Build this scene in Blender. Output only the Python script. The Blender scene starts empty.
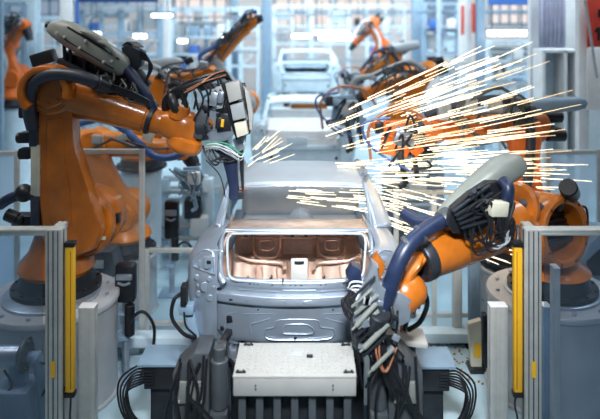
import bpy, bmesh, math, random
from mathutils import Vector, Matrix
V = Vector
random.seed(7)
C = bpy.context.scene.collection
F, CX, HZ, H = 650.0, 308.0, 15.0, 3.6      # focal length in px, vanishing point column, horizon row, camera height


def P(px, py, Y):
    return V(((px - CX) * Y / F, Y, H - (py - HZ) * Y / F))


# ---------------------------------------------------------------- materials
def nodes_of(name):
    m = bpy.data.materials.new(name)
    m.use_nodes = True
    return m, m.node_tree.nodes, m.node_tree.links


def mat(name, col, rough=.5, metal=0., var=.12, scale=6., bump=0., spec=.5, coat=0.):
    m, n, l = nodes_of(name)
    b = n['Principled BSDF']
    b.inputs['Roughness'].default_value = rough
    b.inputs['Metallic'].default_value = metal
    b.inputs['Specular IOR Level'].default_value = spec
    b.inputs['Coat Weight'].default_value = coat
    tc = n.new('ShaderNodeTexCoord')
    nz = n.new('ShaderNodeTexNoise')
    nz.inputs['Scale'].default_value = scale
    nz.inputs['Detail'].default_value = 5
    l.new(tc.outputs['Object'], nz.inputs['Vector'])
    rp = n.new('ShaderNodeValToRGB')
    e = rp.color_ramp.elements
    e[0].position, e[1].position = .3, .75
    e[0].color = tuple(c * (1 - var) for c in col) + (1,)
    e[1].color = tuple(min(1, c * (1 + var)) for c in col) + (1,)
    l.new(nz.outputs['Fac'], rp.inputs['Fac'])
    l.new(rp.outputs['Color'], b.inputs['Base Color'])
    if bump:
        bp = n.new('ShaderNodeBump')
        bp.inputs['Strength'].default_value = bump
        bp.inputs['Distance'].default_value = .01
        l.new(nz.outputs['Fac'], bp.inputs['Height'])
        l.new(bp.outputs['Normal'], b.inputs['Normal'])
    return m


def emit(name, col, s):
    m, n, l = nodes_of(name)
    n.remove(n['Principled BSDF'])
    e = n.new('ShaderNodeEmission')
    e.inputs['Color'].default_value = col + (1,)
    e.inputs['Strength'].default_value = s
    l.new(e.outputs[0], n['Material Output'].inputs['Surface'])
    return m


def glass(name, tint, haze, hcol, gloss=.08, rough=.12, glow=0):
    m, n, l = nodes_of(name)
    b = n['Principled BSDF']
    b.inputs['Base Color'].default_value = hcol + (1,)
    b.inputs['Roughness'].default_value = .35
    dif = b.outputs[0]
    if glow:                                   # dusty plastic lets light through from behind
        tl = n.new('ShaderNodeBsdfTranslucent')
        tl.inputs['Color'].default_value = hcol + (1,)
        ad = n.new('ShaderNodeMixShader')
        ad.inputs[0].default_value = glow
        l.new(b.outputs[0], ad.inputs[1])
        l.new(tl.outputs[0], ad.inputs[2])
        dif = ad.outputs[0]
    t = n.new('ShaderNodeBsdfTransparent')
    t.inputs['Color'].default_value = tint + (1,)
    g = n.new('ShaderNodeBsdfGlossy')
    g.inputs['Roughness'].default_value = rough
    tc = n.new('ShaderNodeTexCoord')
    nz = n.new('ShaderNodeTexNoise')
    nz.inputs['Scale'].default_value = 1.6
    l.new(tc.outputs['Object'], nz.inputs['Vector'])
    mr = n.new('ShaderNodeMapRange')
    mr.inputs['To Min'].default_value = haze * .6
    mr.inputs['To Max'].default_value = haze * 1.4
    l.new(nz.outputs['Fac'], mr.inputs['Value'])
    a = n.new('ShaderNodeMixShader')
    l.new(mr.outputs[0], a.inputs[0])
    l.new(t.outputs[0], a.inputs[1])
    l.new(dif, a.inputs[2])
    c = n.new('ShaderNodeMixShader')
    c.inputs[0].default_value = gloss
    l.new(a.outputs[0], c.inputs[1])
    l.new(g.outputs[0], c.inputs[2])
    l.new(c.outputs[0], n['Material Output'].inputs['Surface'])
    return m


M = dict(
    orange=mat('robot_orange_paint', (.47, .130, .011), .27, 0, .32, 4, .05, .5, .25),
    orange_b=mat('bright_orange_paint', (.68, .20, .013), .32, 0, .2, 4),
    orange_r=mat('red_orange_paint', (.62, .13, .014), .42, 0, .15, 5),
    black=mat('black_rubber', (.010, .011, .014), .38, 0, .3, 12),
    hose=mat('dark_blue_hose', (.012, .022, .058), .38, 0, .25, 14),
    hose_b=mat('blue_hose', (.05, .12, .32), .38, 0, .2, 12),
    hose_br=mat('dark_grey_hose', (.03, .035, .055), .4, 0, .2, 12),
    copper=mat('copper_cable', (.42, .17, .09), .45, .3, .2, 10),
    green=mat('green_cable', (.10, .38, .26), .5),
    white_c=mat('pale_cable', (.7, .72, .74), .5),
    shell=mat('grey_plastic_shell', (.22, .24, .22), .42, 0, .12, 7),
    shell_p=mat('pale_grey_shell', (.33, .36, .38), .4, 0, .1, 7),
    dark=mat('dark_steel', (.03, .036, .045), .4, .5, .3, 9),
    darkp=mat('dark_grey_plastic', (.06, .07, .08), .42, 0, .25, 6),
    steel=mat('machined_steel', (.42, .47, .54), .35, .75, .2, 9),
    body=mat('bare_galvanised_steel', (.33, .39, .47), .30, .6, .08, 5, .03),
    pink=mat('warm_reflection_steel', (.66, .49, .40), .38, .6, .38, 5, .08),  # warm reflected light put into the colour of bare steel
    bodyw=mat('pale_roof_steel', (.50, .55, .60), .34, .35, .06, 4),
    alu=mat('anodised_aluminium', (.56, .57, .55), .40, .45, .1, 10),
    cream=mat('cream_plastic', (.62, .60, .48), .5),
    white=mat('white_paint', (.70, .72, .73), .5, 0, .06),
    whiteg=mat('warm_white_metal', (.43, .43, .41), .45, .1, .08),
    yellow=mat('yellow_paint', (.85, .47, .02), .4, 0, .06),
    red=mat('red_paint', (.62, .05, .03), .5),
    blue=mat('blue_paint', (.05, .14, .42), .5),
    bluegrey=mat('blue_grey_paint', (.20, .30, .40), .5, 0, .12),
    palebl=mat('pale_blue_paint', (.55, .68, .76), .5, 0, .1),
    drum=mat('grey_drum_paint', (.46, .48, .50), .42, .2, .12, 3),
    lilac=mat('lilac_plastic_sheet', (.62, .64, .80), .5),
    floor=mat('sealed_floor', (.40, .55, .62), .32, 0, .16, 1.4),
    wall=mat('beige_pink_wall', (.80, .70, .66), .7, 0, .1, 1),
    wallside=mat('pale_blue_wall', (.55, .66, .74), .7, 0, .12, 1),
    pane=glass('tinted_guard_pane', (.80, .85, .91), .05, (.20, .26, .34), .05),
    pane_f=glass('hazy_fence_pane', (.95, .98, 1.), .035, (.72, .86, .94), .03, .12, .8),
    pane_w=glass('frosted_fence_pane', (.9, .95, 1.), .45, (.74, .86, .94), .03, .2, .75),
    lamp=emit('fluorescent_tube', (1., .98, .95), 7.),
    window=emit('daylight_window', (1., .90, .86), .8),
    sky=emit('cool_daylight_window', (.55, .70, .92), .4),
    spark=emit('incandescent_spark', (1., .85, .58), 3.0),
    spark_o=emit('cooling_spark', (1., .72, .38), 2.0),
)


# ---------------------------------------------------------------- mesh builder
def frame(d, hint=None):
    d = d.normalized()
    h = hint or (V((0, 0, 1)) if abs(d.z) < .9 else V((0, 1, 0)))
    u = (h - d * h.dot(d)).normalized()
    return d, u, d.cross(u)


def smooth_path(pts, n=6):
    pts = [V(p) for p in pts]
    if len(pts) < 3:
        return pts
    out = []
    q = [pts[0] * 2 - pts[1]] + pts + [pts[-1] * 2 - pts[-2]]
    for i in range(1, len(q) - 2):
        a, b, c, d = q[i - 1:i + 3]
        for k in range(n):
            t = k / n
            out.append(.5 * ((2 * b) + (c - a) * t + (2 * a - 5 * b + 4 * c - d) * t * t + (3 * b - a - 3 * c + d) * t ** 3))
    out.append(pts[-1])
    return out


class MB:
    def __init__(s):
        s.bm = bmesh.new()

    def loft(s, rings, cap=True):
        vs = [[s.bm.verts.new(p) for p in r] for r in rings]
        n = len(vs[0])
        for a, b in zip(vs, vs[1:]):
            for i in range(n):
                s.bm.faces.new((a[i], a[(i + 1) % n], b[(i + 1) % n], b[i]))
        if cap:
            s.bm.faces.new(vs[0][::-1])
            s.bm.faces.new(vs[-1])
        return s

    @staticmethod
    def ring(c, u, v, ru, rv=None, n=20, e=2.):
        rv = rv or ru
        out = []
        for i in range(n):
            a = 2 * math.pi * i / n
            ca, sa = math.cos(a), math.sin(a)
            out.append(c + u * (ru * math.copysign(abs(ca) ** (2 / e), ca)) + v * (rv * math.copysign(abs(sa) ** (2 / e), sa)))
        return out

    def lathe(s, p0, p1, prof, n=24):
        """prof: (distance along p0->p1 as fraction, radius)"""
        p0, p1 = V(p0), V(p1)
        d, u, v = frame(p1 - p0)
        return s.loft([s.ring(p0 + (p1 - p0) * t, u, v, max(r, 1e-4), n=n) for t, r in prof])

    def cyl(s, p0, p1, r, r1=None, n=20, bev=None):
        p0, p1 = V(p0), V(p1)
        r1 = r if r1 is None else r1
        L = (p1 - p0).length
        b = min(bev if bev is not None else .12 * min(r, r1), L * .3) / L
        k = b * L
        return s.lathe(p0, p1, [(0, r - k), (b, r), (1 - b, r1), (1, r1 - k)], n)

    def tube(s, pts, r, n=8, k=6):
        p = smooth_path(pts, k)
        d, u, v = frame(p[1] - p[0])
        rings = []
        for i, c in enumerate(p):
            t = (p[min(i + 1, len(p) - 1)] - p[max(i - 1, 0)]).normalized()
            u = (u - t * u.dot(t)).normalized()
            v = t.cross(u)
            rr = r[min(int(i / len(p) * len(r)), len(r) - 1)] if isinstance(r, (list, tuple)) else r
            rings.append(s.ring(c, u, v, rr, n=n))
        return s.loft(rings)

    def corrugated(s, pts, r, n=12, pitch=.02, k=8):
        p = smooth_path(pts, k)
        q = [p[0]]
        for a, b in zip(p, p[1:]):
            m = max(1, round((b - a).length / (pitch / 2)))
            q += [a.lerp(b, (j + 1) / m) for j in range(m)]
        d, u, v = frame(q[1] - q[0])
        rings = []
        for i, c in enumerate(q):
            t = (q[min(i + 1, len(q) - 1)] - q[max(i - 1, 0)]).normalized()
            u = (u - t * u.dot(t)).normalized()
            v = t.cross(u)
            rings.append(s.ring(c, u, v, r * (1 if i % 2 else .965), n=n))
        return s.loft(rings)

    def box(s, c, size, R=None, bev=.004):
        g = bmesh.ops.create_cube(s.bm, size=1.)['verts']
        mt = Matrix.Translation(V(c)) @ (R.to_4x4() if R else Matrix.Identity(4)) @ Matrix.Diagonal((*size, 1))
        bmesh.ops.transform(s.bm, matrix=mt, verts=g)
        b = min(bev, .3 * min(size))
        if b > 0:
            es = list({e for v_ in g for e in v_.link_edges})
            bmesh.ops.bevel(s.bm, geom=es, offset=b, segments=2, affect='EDGES', profile=.5)
        return s

    def bar(s, p0, p1, w, d=None, hint=None, bev=.003):
        """rectangular bar between two points"""
        p0, p1 = V(p0), V(p1)
        a, u, v = frame(p1 - p0, hint)
        R = Matrix((a, u, v)).transposed()
        return s.box((p0 + p1) / 2, ((p1 - p0).length, w, d or w), R, bev)

    def prism(s, poly, depth_vec, bev=.01, seg=2):
        """closed polygon of world points, extruded by depth_vec"""
        poly = [V(p) for p in poly]
        a = [s.bm.verts.new(p) for p in poly]
        b = [s.bm.verts.new(p + V(depth_vec)) for p in poly]
        n = len(a)
        fs = [s.bm.faces.new(a[::-1]), s.bm.faces.new(b)]
        for i in range(n):
            fs.append(s.bm.faces.new((a[i], a[(i + 1) % n], b[(i + 1) % n], b[i])))
        if bev:
            es = list({e for f in fs[:2] for e in f.edges})
            bmesh.ops.bevel(s.bm, geom=es, offset=bev, segments=seg, affect='EDGES', profile=.5)
        return s

    def grid(s, f, nu, nv):
        g = [[s.bm.verts.new(f(i / nu, j / nv)) for j in range(nv + 1)] for i in range(nu + 1)]
        for i in range(nu):
            for j in range(nv):
                s.bm.faces.new((g[i][j], g[i + 1][j], g[i + 1][j + 1], g[i][j + 1]))
        return s

    def ball(s, c, r, n=16, sc=(1, 1, 1)):
        g = bmesh.ops.create_uvsphere(s.bm, u_segments=n, v_segments=max(6, n // 2), radius=r)['verts']
        bmesh.ops.transform(s.bm, matrix=Matrix.Translation(V(c)) @ Matrix.Diagonal((*sc, 1)), verts=g)
        return s

    def bolts(s, c, axis, R, r, h, n):
        d, u, v = frame(V(axis))
        for i in range(n):
            a = 2 * math.pi * i / n
            q = V(c) + u * R * math.cos(a) + v * R * math.sin(a)
            s.cyl(q, q + d * h, r, n=6)
        return s

    def build_each(s, name, m, parent):
        """every loose piece becomes a part of its own"""
        left = set(s.bm.faces)
        out = None
        while left:
            f0 = left.pop()
            comp, todo = {f0}, [f0]
            while todo:
                f = todo.pop()
                for e in f.edges:
                    for g in e.link_faces:
                        if g not in comp:
                            comp.add(g)
                            todo.append(g)
            left -= comp
            nb = MB()
            vm = {}
            for f in comp:
                for v in f.verts:
                    if v not in vm:
                        vm[v] = nb.bm.verts.new(v.co)
                nb.bm.faces.new([vm[v] for v in f.verts])
            out = nb.build(name, m, parent)
        s.bm.free()
        return out

    def build(s, name, m, parent=None, label=None, solid=0, ang=38):
        bm = s.bm
        bmesh.ops.recalc_face_normals(bm, faces=bm.faces[:])
        ca = math.radians(ang)
        for f in bm.faces:
            f.smooth = True
        for e in bm.edges:
            if len(e.link_faces) == 2 and e.calc_face_angle(0) > ca:
                e.smooth = False
        off = V((0, 0, 0))
        q = parent
        while q is not None:
            off += q.location
            q = q.parent
        if parent is None:                       # a thing that is one mesh: origin at its base
            xs = [v.co for v in bm.verts]
            off = V(((min(c.x for c in xs) + max(c.x for c in xs)) / 2, (min(c.y for c in xs) + max(c.y for c in xs)) / 2, min(c.z for c in xs)))
        bmesh.ops.translate(bm, verts=bm.verts[:], vec=-off)
        me = bpy.data.meshes.new(name)
        bm.to_mesh(me)
        bm.free()
        me.materials.append(M[m])
        o = bpy.data.objects.new(name, me)
        C.objects.link(o)
        if parent is not None:
            o.parent = parent
        else:
            o.location = off
        if solid:
            sm = o.modifiers.new('thickness', 'SOLIDIFY')
            sm.thickness = solid
            sm.offset = 0
        if label:
            o['label'] = label
        return o


def tag(o, label, cat, group=None):
    o['label'] = label
    o['category'] = cat
    if group:
        o['group'] = group
    return o


def thing(name, label, cat, loc, group=None):
    o = bpy.data.objects.new(name, None)
    o.empty_display_size = .1
    C.objects.link(o)
    o.location = V(loc)
    return tag(o, label, cat, group)


def struct(o):
    o['kind'] = 'structure'
    return o


def dup(root, loc, label, group=None):
    r = root.copy()
    C.objects.link(r)
    r.location = V(loc)
    r['label'] = label
    if group:
        r['group'] = group

    def rec(a, b):
        for ch in list(a.children):
            c = ch.copy()
            C.objects.link(c)
            c.parent = b
            rec(ch, c)
    rec(root, r)
    return r


# ================================================================ SETTING
FX, BACK = 13., 31.
struct(MB().box((0, 16, -.05), (26, 36, .1), bev=0).build('floor', 'floor'))
struct(MB().box((0, BACK + .15, 4), (26, .3, 8), bev=0).build('wall_back', 'wall'))
struct(MB().box((-FX - .15, 19, 4), (.3, 24, 8), bev=0).build('wall_left', 'wallside'))
struct(MB().box((FX + .15, 19, 4), (.3, 24, 8), bev=0).build('wall_right', 'wallside'))
k = 0
for px0, px1, py0, py1, mm in ((20, 60, 2, 30, 'sky'), (84, 128, 2, 16, 'sky'), (175, 228, 2, 24, 'window'), (275, 330, 1, 26, 'window'), (336, 392, 1, 26, 'window'),
                           (424, 458, 2, 28, 'sky'), (490, 528, 8, 24, 'window'), (-60, -10, 2, 30, 'sky'), (545, 640, 2, 40, 'sky')):
    k += 1
    a, b = P(px0, py1, BACK - .02), P(px1, py0, BACK - .02)
    b.z += .8
    w = thing('window_%d' % k, '', '', ((a.x + b.x) / 2, BACK - .02, a.z))
    for key in ('label', 'category'):
        del w[key]
    struct(w)
    MB().box(((a.x + b.x) / 2, BACK - .02, (a.z + b.z) / 2), (b.x - a.x, .02, b.z - a.z), bev=0).build('window_glass', mm, w)
    fr = MB()
    nb = 4
    for i in range(nb + 1):
        x = a.x + (b.x - a.x) * i / nb
        fr.box((x, BACK - .06, (a.z + b.z) / 2), (.09, .1, b.z - a.z), bev=0)
    for i in range(4):
        z = a.z + (b.z - a.z) * i / 3
        fr.box(((a.x + b.x) / 2, BACK - .06, z), (b.x - a.x, .1, .09), bev=0)
    fr.build('window_frame', 'bluegrey', w)


# ================================================================ CAR BODIES
XC = -.10
CARY = 5.2


def car_body(label):
    root = thing('car_body', label, 'car body', (XC, CARY, .93), 'bare car bodies along the assembly line')
    O = V((XC, CARY, 0))

    def L(x, y, z):
        return O + V((x, y, z))

    def plan(x):                      # rear face bows back in the middle
        return .10 * (abs(x) / .62) ** 2.2

    # --- rear panel with the bumper ledge and stampings
    prof = [(.955, .03), (.98, .015), (1.10, .004), (1.22, -.002), (1.272, -.004), (1.280, -.03), (1.288, -.036), (1.345, -.036), (1.353, -.030),
            (1.362, .004), (1.40, .004), (1.415, .0), (1.45, .0), (1.462, .012), (1.464, .05), (1.44, .065)]

    def rear(u, v):
        x = -.665 + 1.33 * u
        t = v * (len(prof) - 1)
        i = min(int(t), len(prof) - 2)
        f = t - i
        z = prof[i][0] * (1 - f) + prof[i + 1][0] * f
        y = prof[i][1] * (1 - f) + prof[i + 1][1] * f
        if z < 1.03:
            x *= 1 - .16 * (1.03 - z) / .08
        return L(x, y + plan(x), z)
    rp = MB().grid(rear, 36, 39).build('rear_panel', 'body', root, solid=.006)
    st = MB()
    for pts in (((-.24, 1.02), (-.24, 1.08), (-.17, 1.10), (-.13, 1.16), (.16, 1.16), (.2, 1.10), (.30, 1.08), (.30, 1.02), (.20, 1.0), (-.17, 1.0), (-.24, 1.02)),
                ((-.10, 1.05), (-.08, 1.12), (.10, 1.12), (.14, 1.05), (-.10, 1.05)),
                ((-.42, 1.19), (-.2, 1.205), (.25, 1.205), (.46, 1.19)), ((-.58, 1.06), (-.56, 1.16), (-.48, 1.20)), ((.58, 1.06), (.56, 1.16), (.48, 1.20)), ((-.36, 1.04), (-.36, 1.11), (-.28, 1.14), (-.2, 1.17)), ((.40, 1.04), (.40, 1.11), (.32, 1.14), (.24, 1.17)), ((-.40, 1.30), (-.37, 1.33), (-.1, 1.33), (-.07, 1.30)), ((.07, 1.30), (.1, 1.33), (.4, 1.33), (.43, 1.30)),
                ((-.45, 1.385), (-.15, 1.385)), ((-.1, 1.395), (.16, 1.395)), ((.2, 1.385), (.46, 1.385))):
        st.tube([L(x, plan(x) - .002 - (.034 if 1.28 < z < 1.35 else 0), z) for x, z in pts], .0055, 6, 3)
    st.build('pressed_rib', 'body', rp)
    hl = MB()  # dark blocks imitate the shade inside holes in the panel
    for x, z, w, h in ((-.535, 1.135, .05, .055), (-.52, 1.31, .03, .012), (-.6, 1.05, .03, .03), (.56, 1.12, .05, .05), (0, 1.015, .02, .02), (-.3, 1.235, .014, .014), (.3, 1.235, .014, .014), (.52, 1.31, .03, .012)):
        yy = plan(x) + (-.036 if 1.28 < z < 1.35 else 0)
        hl.box(L(x, yy, z), (w, .014, h), bev=.002)
    for i, x in enumerate((-.36, -.33, -.3, -.18, -.04, 0, .04, .2, .24, .38, .41)):
        hl.box(L(x, plan(x) + .004, 1.437), (.016 if i % 3 else .03, .014, .010), bev=.001)
    hl.build_each('hole_shade', 'black', rp)
    # tow lug in the middle
    MB().bar(L(-.1, -.03, 1.46), L(-.1, -.02, 1.505), .012).build('latch_pin', 'black', rp)

    # --- quarter panels
    rows = [(.97, .83), (1.08, .875), (1.2, .90), (1.34, .915), (1.48, .915), (1.55, .908), (1.605, .88), (1.645, .835), (1.672, .775), (1.69, .715), (1.68, .665)]
    for sg, sd in ((-1, 'left'), (1, 'right')):
        q = MB()

        def rear_y(x):
            return .04 + .10 * max(0, (x - .60) / .22) ** 1.6

        def quarter(u, v, sg=sg):
            t = v * (len(rows) - 1)
            i = min(int(t), len(rows) - 2)
            f = t - i
            z = rows[i][0] * (1 - f) + rows[i + 1][0] * f
            hw = rows[i][1] * (1 - f) + rows[i + 1][1] * f
            xk = hw - .085                              # where the rear face turns the corner
            x_in = min(.635, hw - .02)
            if u < .4:
                x = x_in + (xk - x_in) * u / .4
                y = rear_y(x)
            elif u < .62:
                c = (u - .4) / .22 * math.pi / 2
                x = xk + .085 * math.sin(c)
                y = rear_y(xk) + .22 * (1 - math.cos(c))
            else:
                t_ = (u - .62) / .38
                x = hw * (1 - .07 * t_ * t_)
                y = rear_y(xk) + .22 + t_ * .62
            dip = max(0, 1 - y / .60)
            if z > 1.44:                                # the shoulder falls towards the rear
                z = 1.44 + (z - 1.44) * (1 - .05 * dip)
                y += (z - 1.44) * .30 * dip
            if u > .62:
                dd = math.hypot(y - .98, z - .93)
                if dd < .34:
                    z = .93 + math.sqrt(max(0, .34 ** 2 - (y - .98) ** 2))
            return L(sg * x, y, z)
        q.grid(quarter, 40, 30)
        qo = q.build('quarter_panel', 'body', root, solid=.008)
        # lamp pocket (raised triangular plate, recess shade put into its colour, with lip)
        def LP(x, z, dy=0):
            return L(sg * x, rear_y(x) + dy + .30 * max(0, z - 1.44), z)
        MB().prism([LP(.662, 1.515, -.012), LP(.680, 1.648, -.012), LP(.765, 1.652, -.012), LP(.815, 1.60, -.014), LP(.835, 1.535, -.016)], (0, .035, 0), .004).build('pocket_shade', 'bluegrey', qo)
        lip = MB().tube([LP(.656, 1.505, -.014), LP(.677, 1.655, -.012), LP(.768, 1.66, -.012), LP(.822, 1.604, -.014), LP(.842, 1.527, -.016), LP(.656, 1.505, -.014)], .010, 8, 2)
        lip.build('pocket_lip', 'body', qo)
        MB().box(LP(.705, 1.585, -.018), (.085, .03, .10), bev=.006).box(LP(.79, 1.56, -.02), (.02, .03, .06), bev=.004).build('lamp_bracket', 'body', qo)
        MB().box(LP(.705, 1.592, -.036), (.034, .012, .026), bev=.002).build('lamp_socket', 'black', qo)
        # stampings below the lamp
        rb = MB()
        for cx_, cz_, r_ in ((.70, 1.46, .022), (.735, 1.39, .042), (.69, 1.31, .03), (.81, 1.45, .024), (.66, 1.40, .016), (.79, 1.32, .028), (.80, 1.385, .016)):
            yb = rear_y(cx_)
            rb.cyl(L(sg * cx_, yb - .012, cz_), L(sg * cx_, yb + .06, cz_), r_, n=18, bev=.006)
        rb.build('pressed_boss', 'body', qo)
        # side fold / inner channel that runs round the boot opening
        MB().tube([L(sg * .575, .03, 1.44), L(sg * .60, .06, 1.475), L(sg * .635, .2, 1.54), L(sg * .655, .42, 1.615), L(sg * .665, .62, 1.668)], .028, 10).build('boot_channel', 'body', root)
        MB().prism([L(sg * .60, .05, 1.44), L(sg * .655, .05, 1.42), L(sg * .70, .62, 1.65), L(sg * .64, .62, 1.66)], (0, .0, -.035), .004).build('boot_flange', 'body', root)
        MB().prism([L(sg * .64, .5, 1.64), L(sg * .53, .55, 1.655), L(sg * .56, .5, 1.56), L(sg * .62, .42, 1.52)], (sg * .0, .03, -.01), .008).build('hinge_gusset', 'dark', root)
        # rear pillar
        def pil(u, v, sg=sg):
            inn = [(.69, .66, 1.69), (.675, .95, 1.80), (.655, 1.20, 1.945)]
            out = [(.875, .80, 1.66), (.80, 1.28, 1.82), (.68, 1.62, 1.972)] if sg > 0 else [(.73, .80, 1.69), (.70, 1.12, 1.82), (.668, 1.4, 1.962)]
            t = v * 2
            i = min(int(t), 1)
            f = t - i
            a = V(inn[i]).lerp(V(inn[i + 1]), f)
            b = V(out[i]).lerp(V(out[i + 1]), f)
            p = a.lerp(b, u)
            p.x += .035 * math.sin(math.pi * u)
            p.y -= .03 * math.sin(math.pi * u)
            return L(sg * p.x, p.y, p.z)
        MB().grid(pil, 8, 14).build('rear_pillar', 'body', root, solid=.012)
        MB().tube([L(sg * .685, .70, 1.675), L(sg * .672, .95, 1.80), L(sg * .655, 1.21, 1.94)], .018, 8).build('window_flange', 'body', root)
        # roof rail, front pillar, sill, door pillar
        MB().tube([L(sg * .68, 1.5, 1.955), L(sg * .675, 1.9, 1.955), L(sg * .66, 2.3, 1.905), L(sg * .70, 2.75, 1.74), L(sg * .76, 3.2, 1.56)], .04, 8).build('roof_rail', 'body', root)
        MB().tube([L(sg * .80, 2.0, 1.05), L(sg * .82, 2.0, 1.5), L(sg * .69, 1.95, 1.94)], .045, 8).build('door_pillar', 'body', root)
        MB().bar(L(sg * .78, .95, 1.0), L(sg * .78, 3.3, 1.0), .13, .12, bev=.02).build('sill', 'body', root)
        MB().grid(lambda u, v, sg=sg: L(sg * (.90 - .05 * u ** 2 - .1 * max(0, v - .6)), 3.2 + 1.0 * u, 1.02 + .5 * v * (1 - .25 * u)), 10, 10).build('front_wing', 'body', root, solid=.01)
    # --- flange round the boot opening
    fl = [(-.40, .035, 1.458), (0, .03, 1.458), (.40, .035, 1.458), (.50, .05, 1.463), (.548, .11, 1.485), (.575, .25, 1.55), (.60, .45, 1.625), (.585, .54, 1.652), (.52, .57, 1.658), (0, .56, 1.662), (-.52, .57, 1.658), (-.585, .54, 1.652),
          (-.60, .45, 1.625), (-.575, .25, 1.55), (-.548, .11, 1.485), (-.50, .05, 1.463), (-.40, .035, 1.458)]
    MB().tube([L(*p) for p in fl], .011, 8, 4).build('opening_flange', 'bodyw', root)
    # --- cross beam below the window
    MB().tube([L(-.70, .66, 1.655), L(-.4, .60, 1.672), L(0, .585, 1.676), L(.4, .60, 1.672), L(.70, .66, 1.655)], .024, 10).build('cross_beam', 'body', root)
    MB().grid(lambda u, v: L(-.68 + 1.36 * u, .60 + .62 * v, 1.662 - .08 * v + .010 * (abs(((u * 4) % 1) - .5) < .3) * (.15 < v < .8)), 30, 6).build('parcel_shelf', 'pink', root, solid=.008)
    # --- roof
    def roof(u, v):
        s = -1 + 2 * u
        z = [1.946, 1.972, 1.985, 1.978, 1.955, 1.915]
        t = v * 5
        i = min(int(t), 4)
        zz = z[i] * (1 - t + i) + z[i + 1] * (t - i)
        zz -= .045 * abs(s) ** 3
        return L(s * .665, 1.2 + 1.1 * v - .05 * (1 - s * s) * (1 - v), zz)
    MB().grid(roof, 24, 15).build('roof', 'bodyw', root, solid=.01)
    MB().tube([L(-.655, 1.2, 1.90), L(0, 1.15, 1.935), L(.655, 1.2, 1.90)], .016, 8).build('roof_header', 'body', root)
    MB().tube([L(-.62, 1.7, 1.90), L(0, 1.7, 1.945), L(.62, 1.7, 1.90)], .03, 8).build('roof_bow', 'pink', root)
    # --- cabin and boot
    def bulk(u, v):
        x = -.62 + 1.24 * u
        z = .99 + .51 * v
        y = .98 + .16 * v
        if v > .52:
            y += .10
        elif v > .46:
            y += .10 * (v - .46) / .06
        for c in (-.30, .30):                                  # two hanging pressings
            d = max(abs(x - c) / .15, abs(v - .80) / .34)
            if d < 1:
                y -= .10 * min(1, (1 - d) * 4)
        d = abs(x) / .10                                       # centre tunnel
        if d < 1 and v < .52:
            y -= .16 * min(1, (1 - d) * 3)
        y += .012 * math.sin(x * 24) * (1 if v < .5 else .4)
        return L(x, y, z)
    bk = MB().grid(bulk, 60, 40).build('bulkhead', 'pink', root, solid=.008)
    rbk = MB()
    for c in (-.30, .33):
        rbk.tube([L(c - .13, 1.10, 1.47), L(c - .125, 1.07, 1.36), L(c - .08, 1.03, 1.285), L(c + .08, 1.03, 1.285), L(c + .125, 1.07, 1.36), L(c + .13, 1.10, 1.47)], .016, 8, 4)
        rbk.tube([L(c - .06, 1.03, 1.44), L(c - .055, 1.02, 1.36), L(c + .055, 1.02, 1.36), L(c + .06, 1.03, 1.44), L(c - .06, 1.03, 1.44)], .010, 8, 3)
    rbk.tube([L(-.58, 1.03, 1.30), L(-.45, 1.02, 1.255), L(-.16, 1.0, 1.235), L(-.12, .92, 1.22)], .02, 8, 4)
    rbk.tube([L(.58, 1.03, 1.29), L(.47, 1.02, 1.25), L(.2, 1.0, 1.235), L(.15, .92, 1.22)], .02, 8, 4)
    for x in (-.40, -.34, -.20, .24, .40, .50):
        rbk.tube([L(x, .985, 1.02), L(x + .01, .985, 1.12), L(x, 1.0, 1.2)], .010, 6, 3)
    rbk.tube([L(-.55, 1.10, 1.44), L(0, 1.09, 1.445), L(.55, 1.10, 1.44)], .012, 6, 4)
    rbk.build('pressed_rib', 'pink', bk)
    ho = MB()  # dark blocks again for the shade inside bulkhead holes
    for x in (-.50, -.43, -.05, .08, .2, .46):
        ho.box(L(x, 1.10, 1.465), (.035, .03, .016), bev=.003)
    for x, z in ((-.47, 1.11), (-.25, 1.11), (.25, 1.11), (.47, 1.1)):
        ho.cyl(L(x, .94, z), L(x, .99, z), .016, n=10)
    ho.box(L(-.14, 1.18, 1.46), (.06, .03, .02)).box(L(.4, 1.18, 1.45), (.05, .03, .02)).build_each('hole_shade', 'black', bk)
    MB().box(L(.02, .80, 1.25), (.16, .05, .20), Matrix.Rotation(-.25, 3, 'X'), .012).build('tunnel_cover', 'whiteg', bk)
    MB().box(L(.02, .776, 1.325), (.09, .02, .02), bev=.005).build('cover_handle', 'dark', bk)
    MB().box(L(.10, 1.15, 1.475), (.13, .02, .035), bev=.006).build('maker_plate', 'yellow', bk)

    def bootfloor(u, v):
        x, y = -.6 + 1.2 * u, .12 + .9 * v
        z = 1.0 + .02 * math.sin(x * 22)
        d = math.hypot(x, y - .45)
        if d < .3:
            z -= .12 * min(1, (.3 - d) / .05)
        return L(x, y, z)
    MB().grid(bootfloor, 36, 26).build('boot_floor', 'pink', root, solid=.008)
    for sg in (-1, 1):
        MB().grid(lambda u, v, sg=sg: L(sg * (.62 + .02 * math.sin(u * 9)), .12 + 1.0 * u, 1.0 + (.44 + .225 * min(1, u * 2.6)) * v), 16, 10).build('boot_side', 'pink', root, solid=.008)
    MB().grid(lambda u, v: L(-.76 + 1.52 * u, 1.15 + 2.1 * v, 1.0 + (.16 * max(0, 1 - (abs(u - .5) * 9) ** 2) if v < .95 else 0) + .015 * math.sin(v * 40)), 24, 24).build('cabin_floor', 'bodyw', root, solid=.01)  # floor and dash made pale to imitate bright haze behind
    MB().grid(lambda u, v: L(-.76 + 1.52 * u, 3.22 + .08 * math.sin(v * 3), 1.0 + .52 * v), 16, 8).build('dash_panel', 'bodyw', root, solid=.01)
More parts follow.
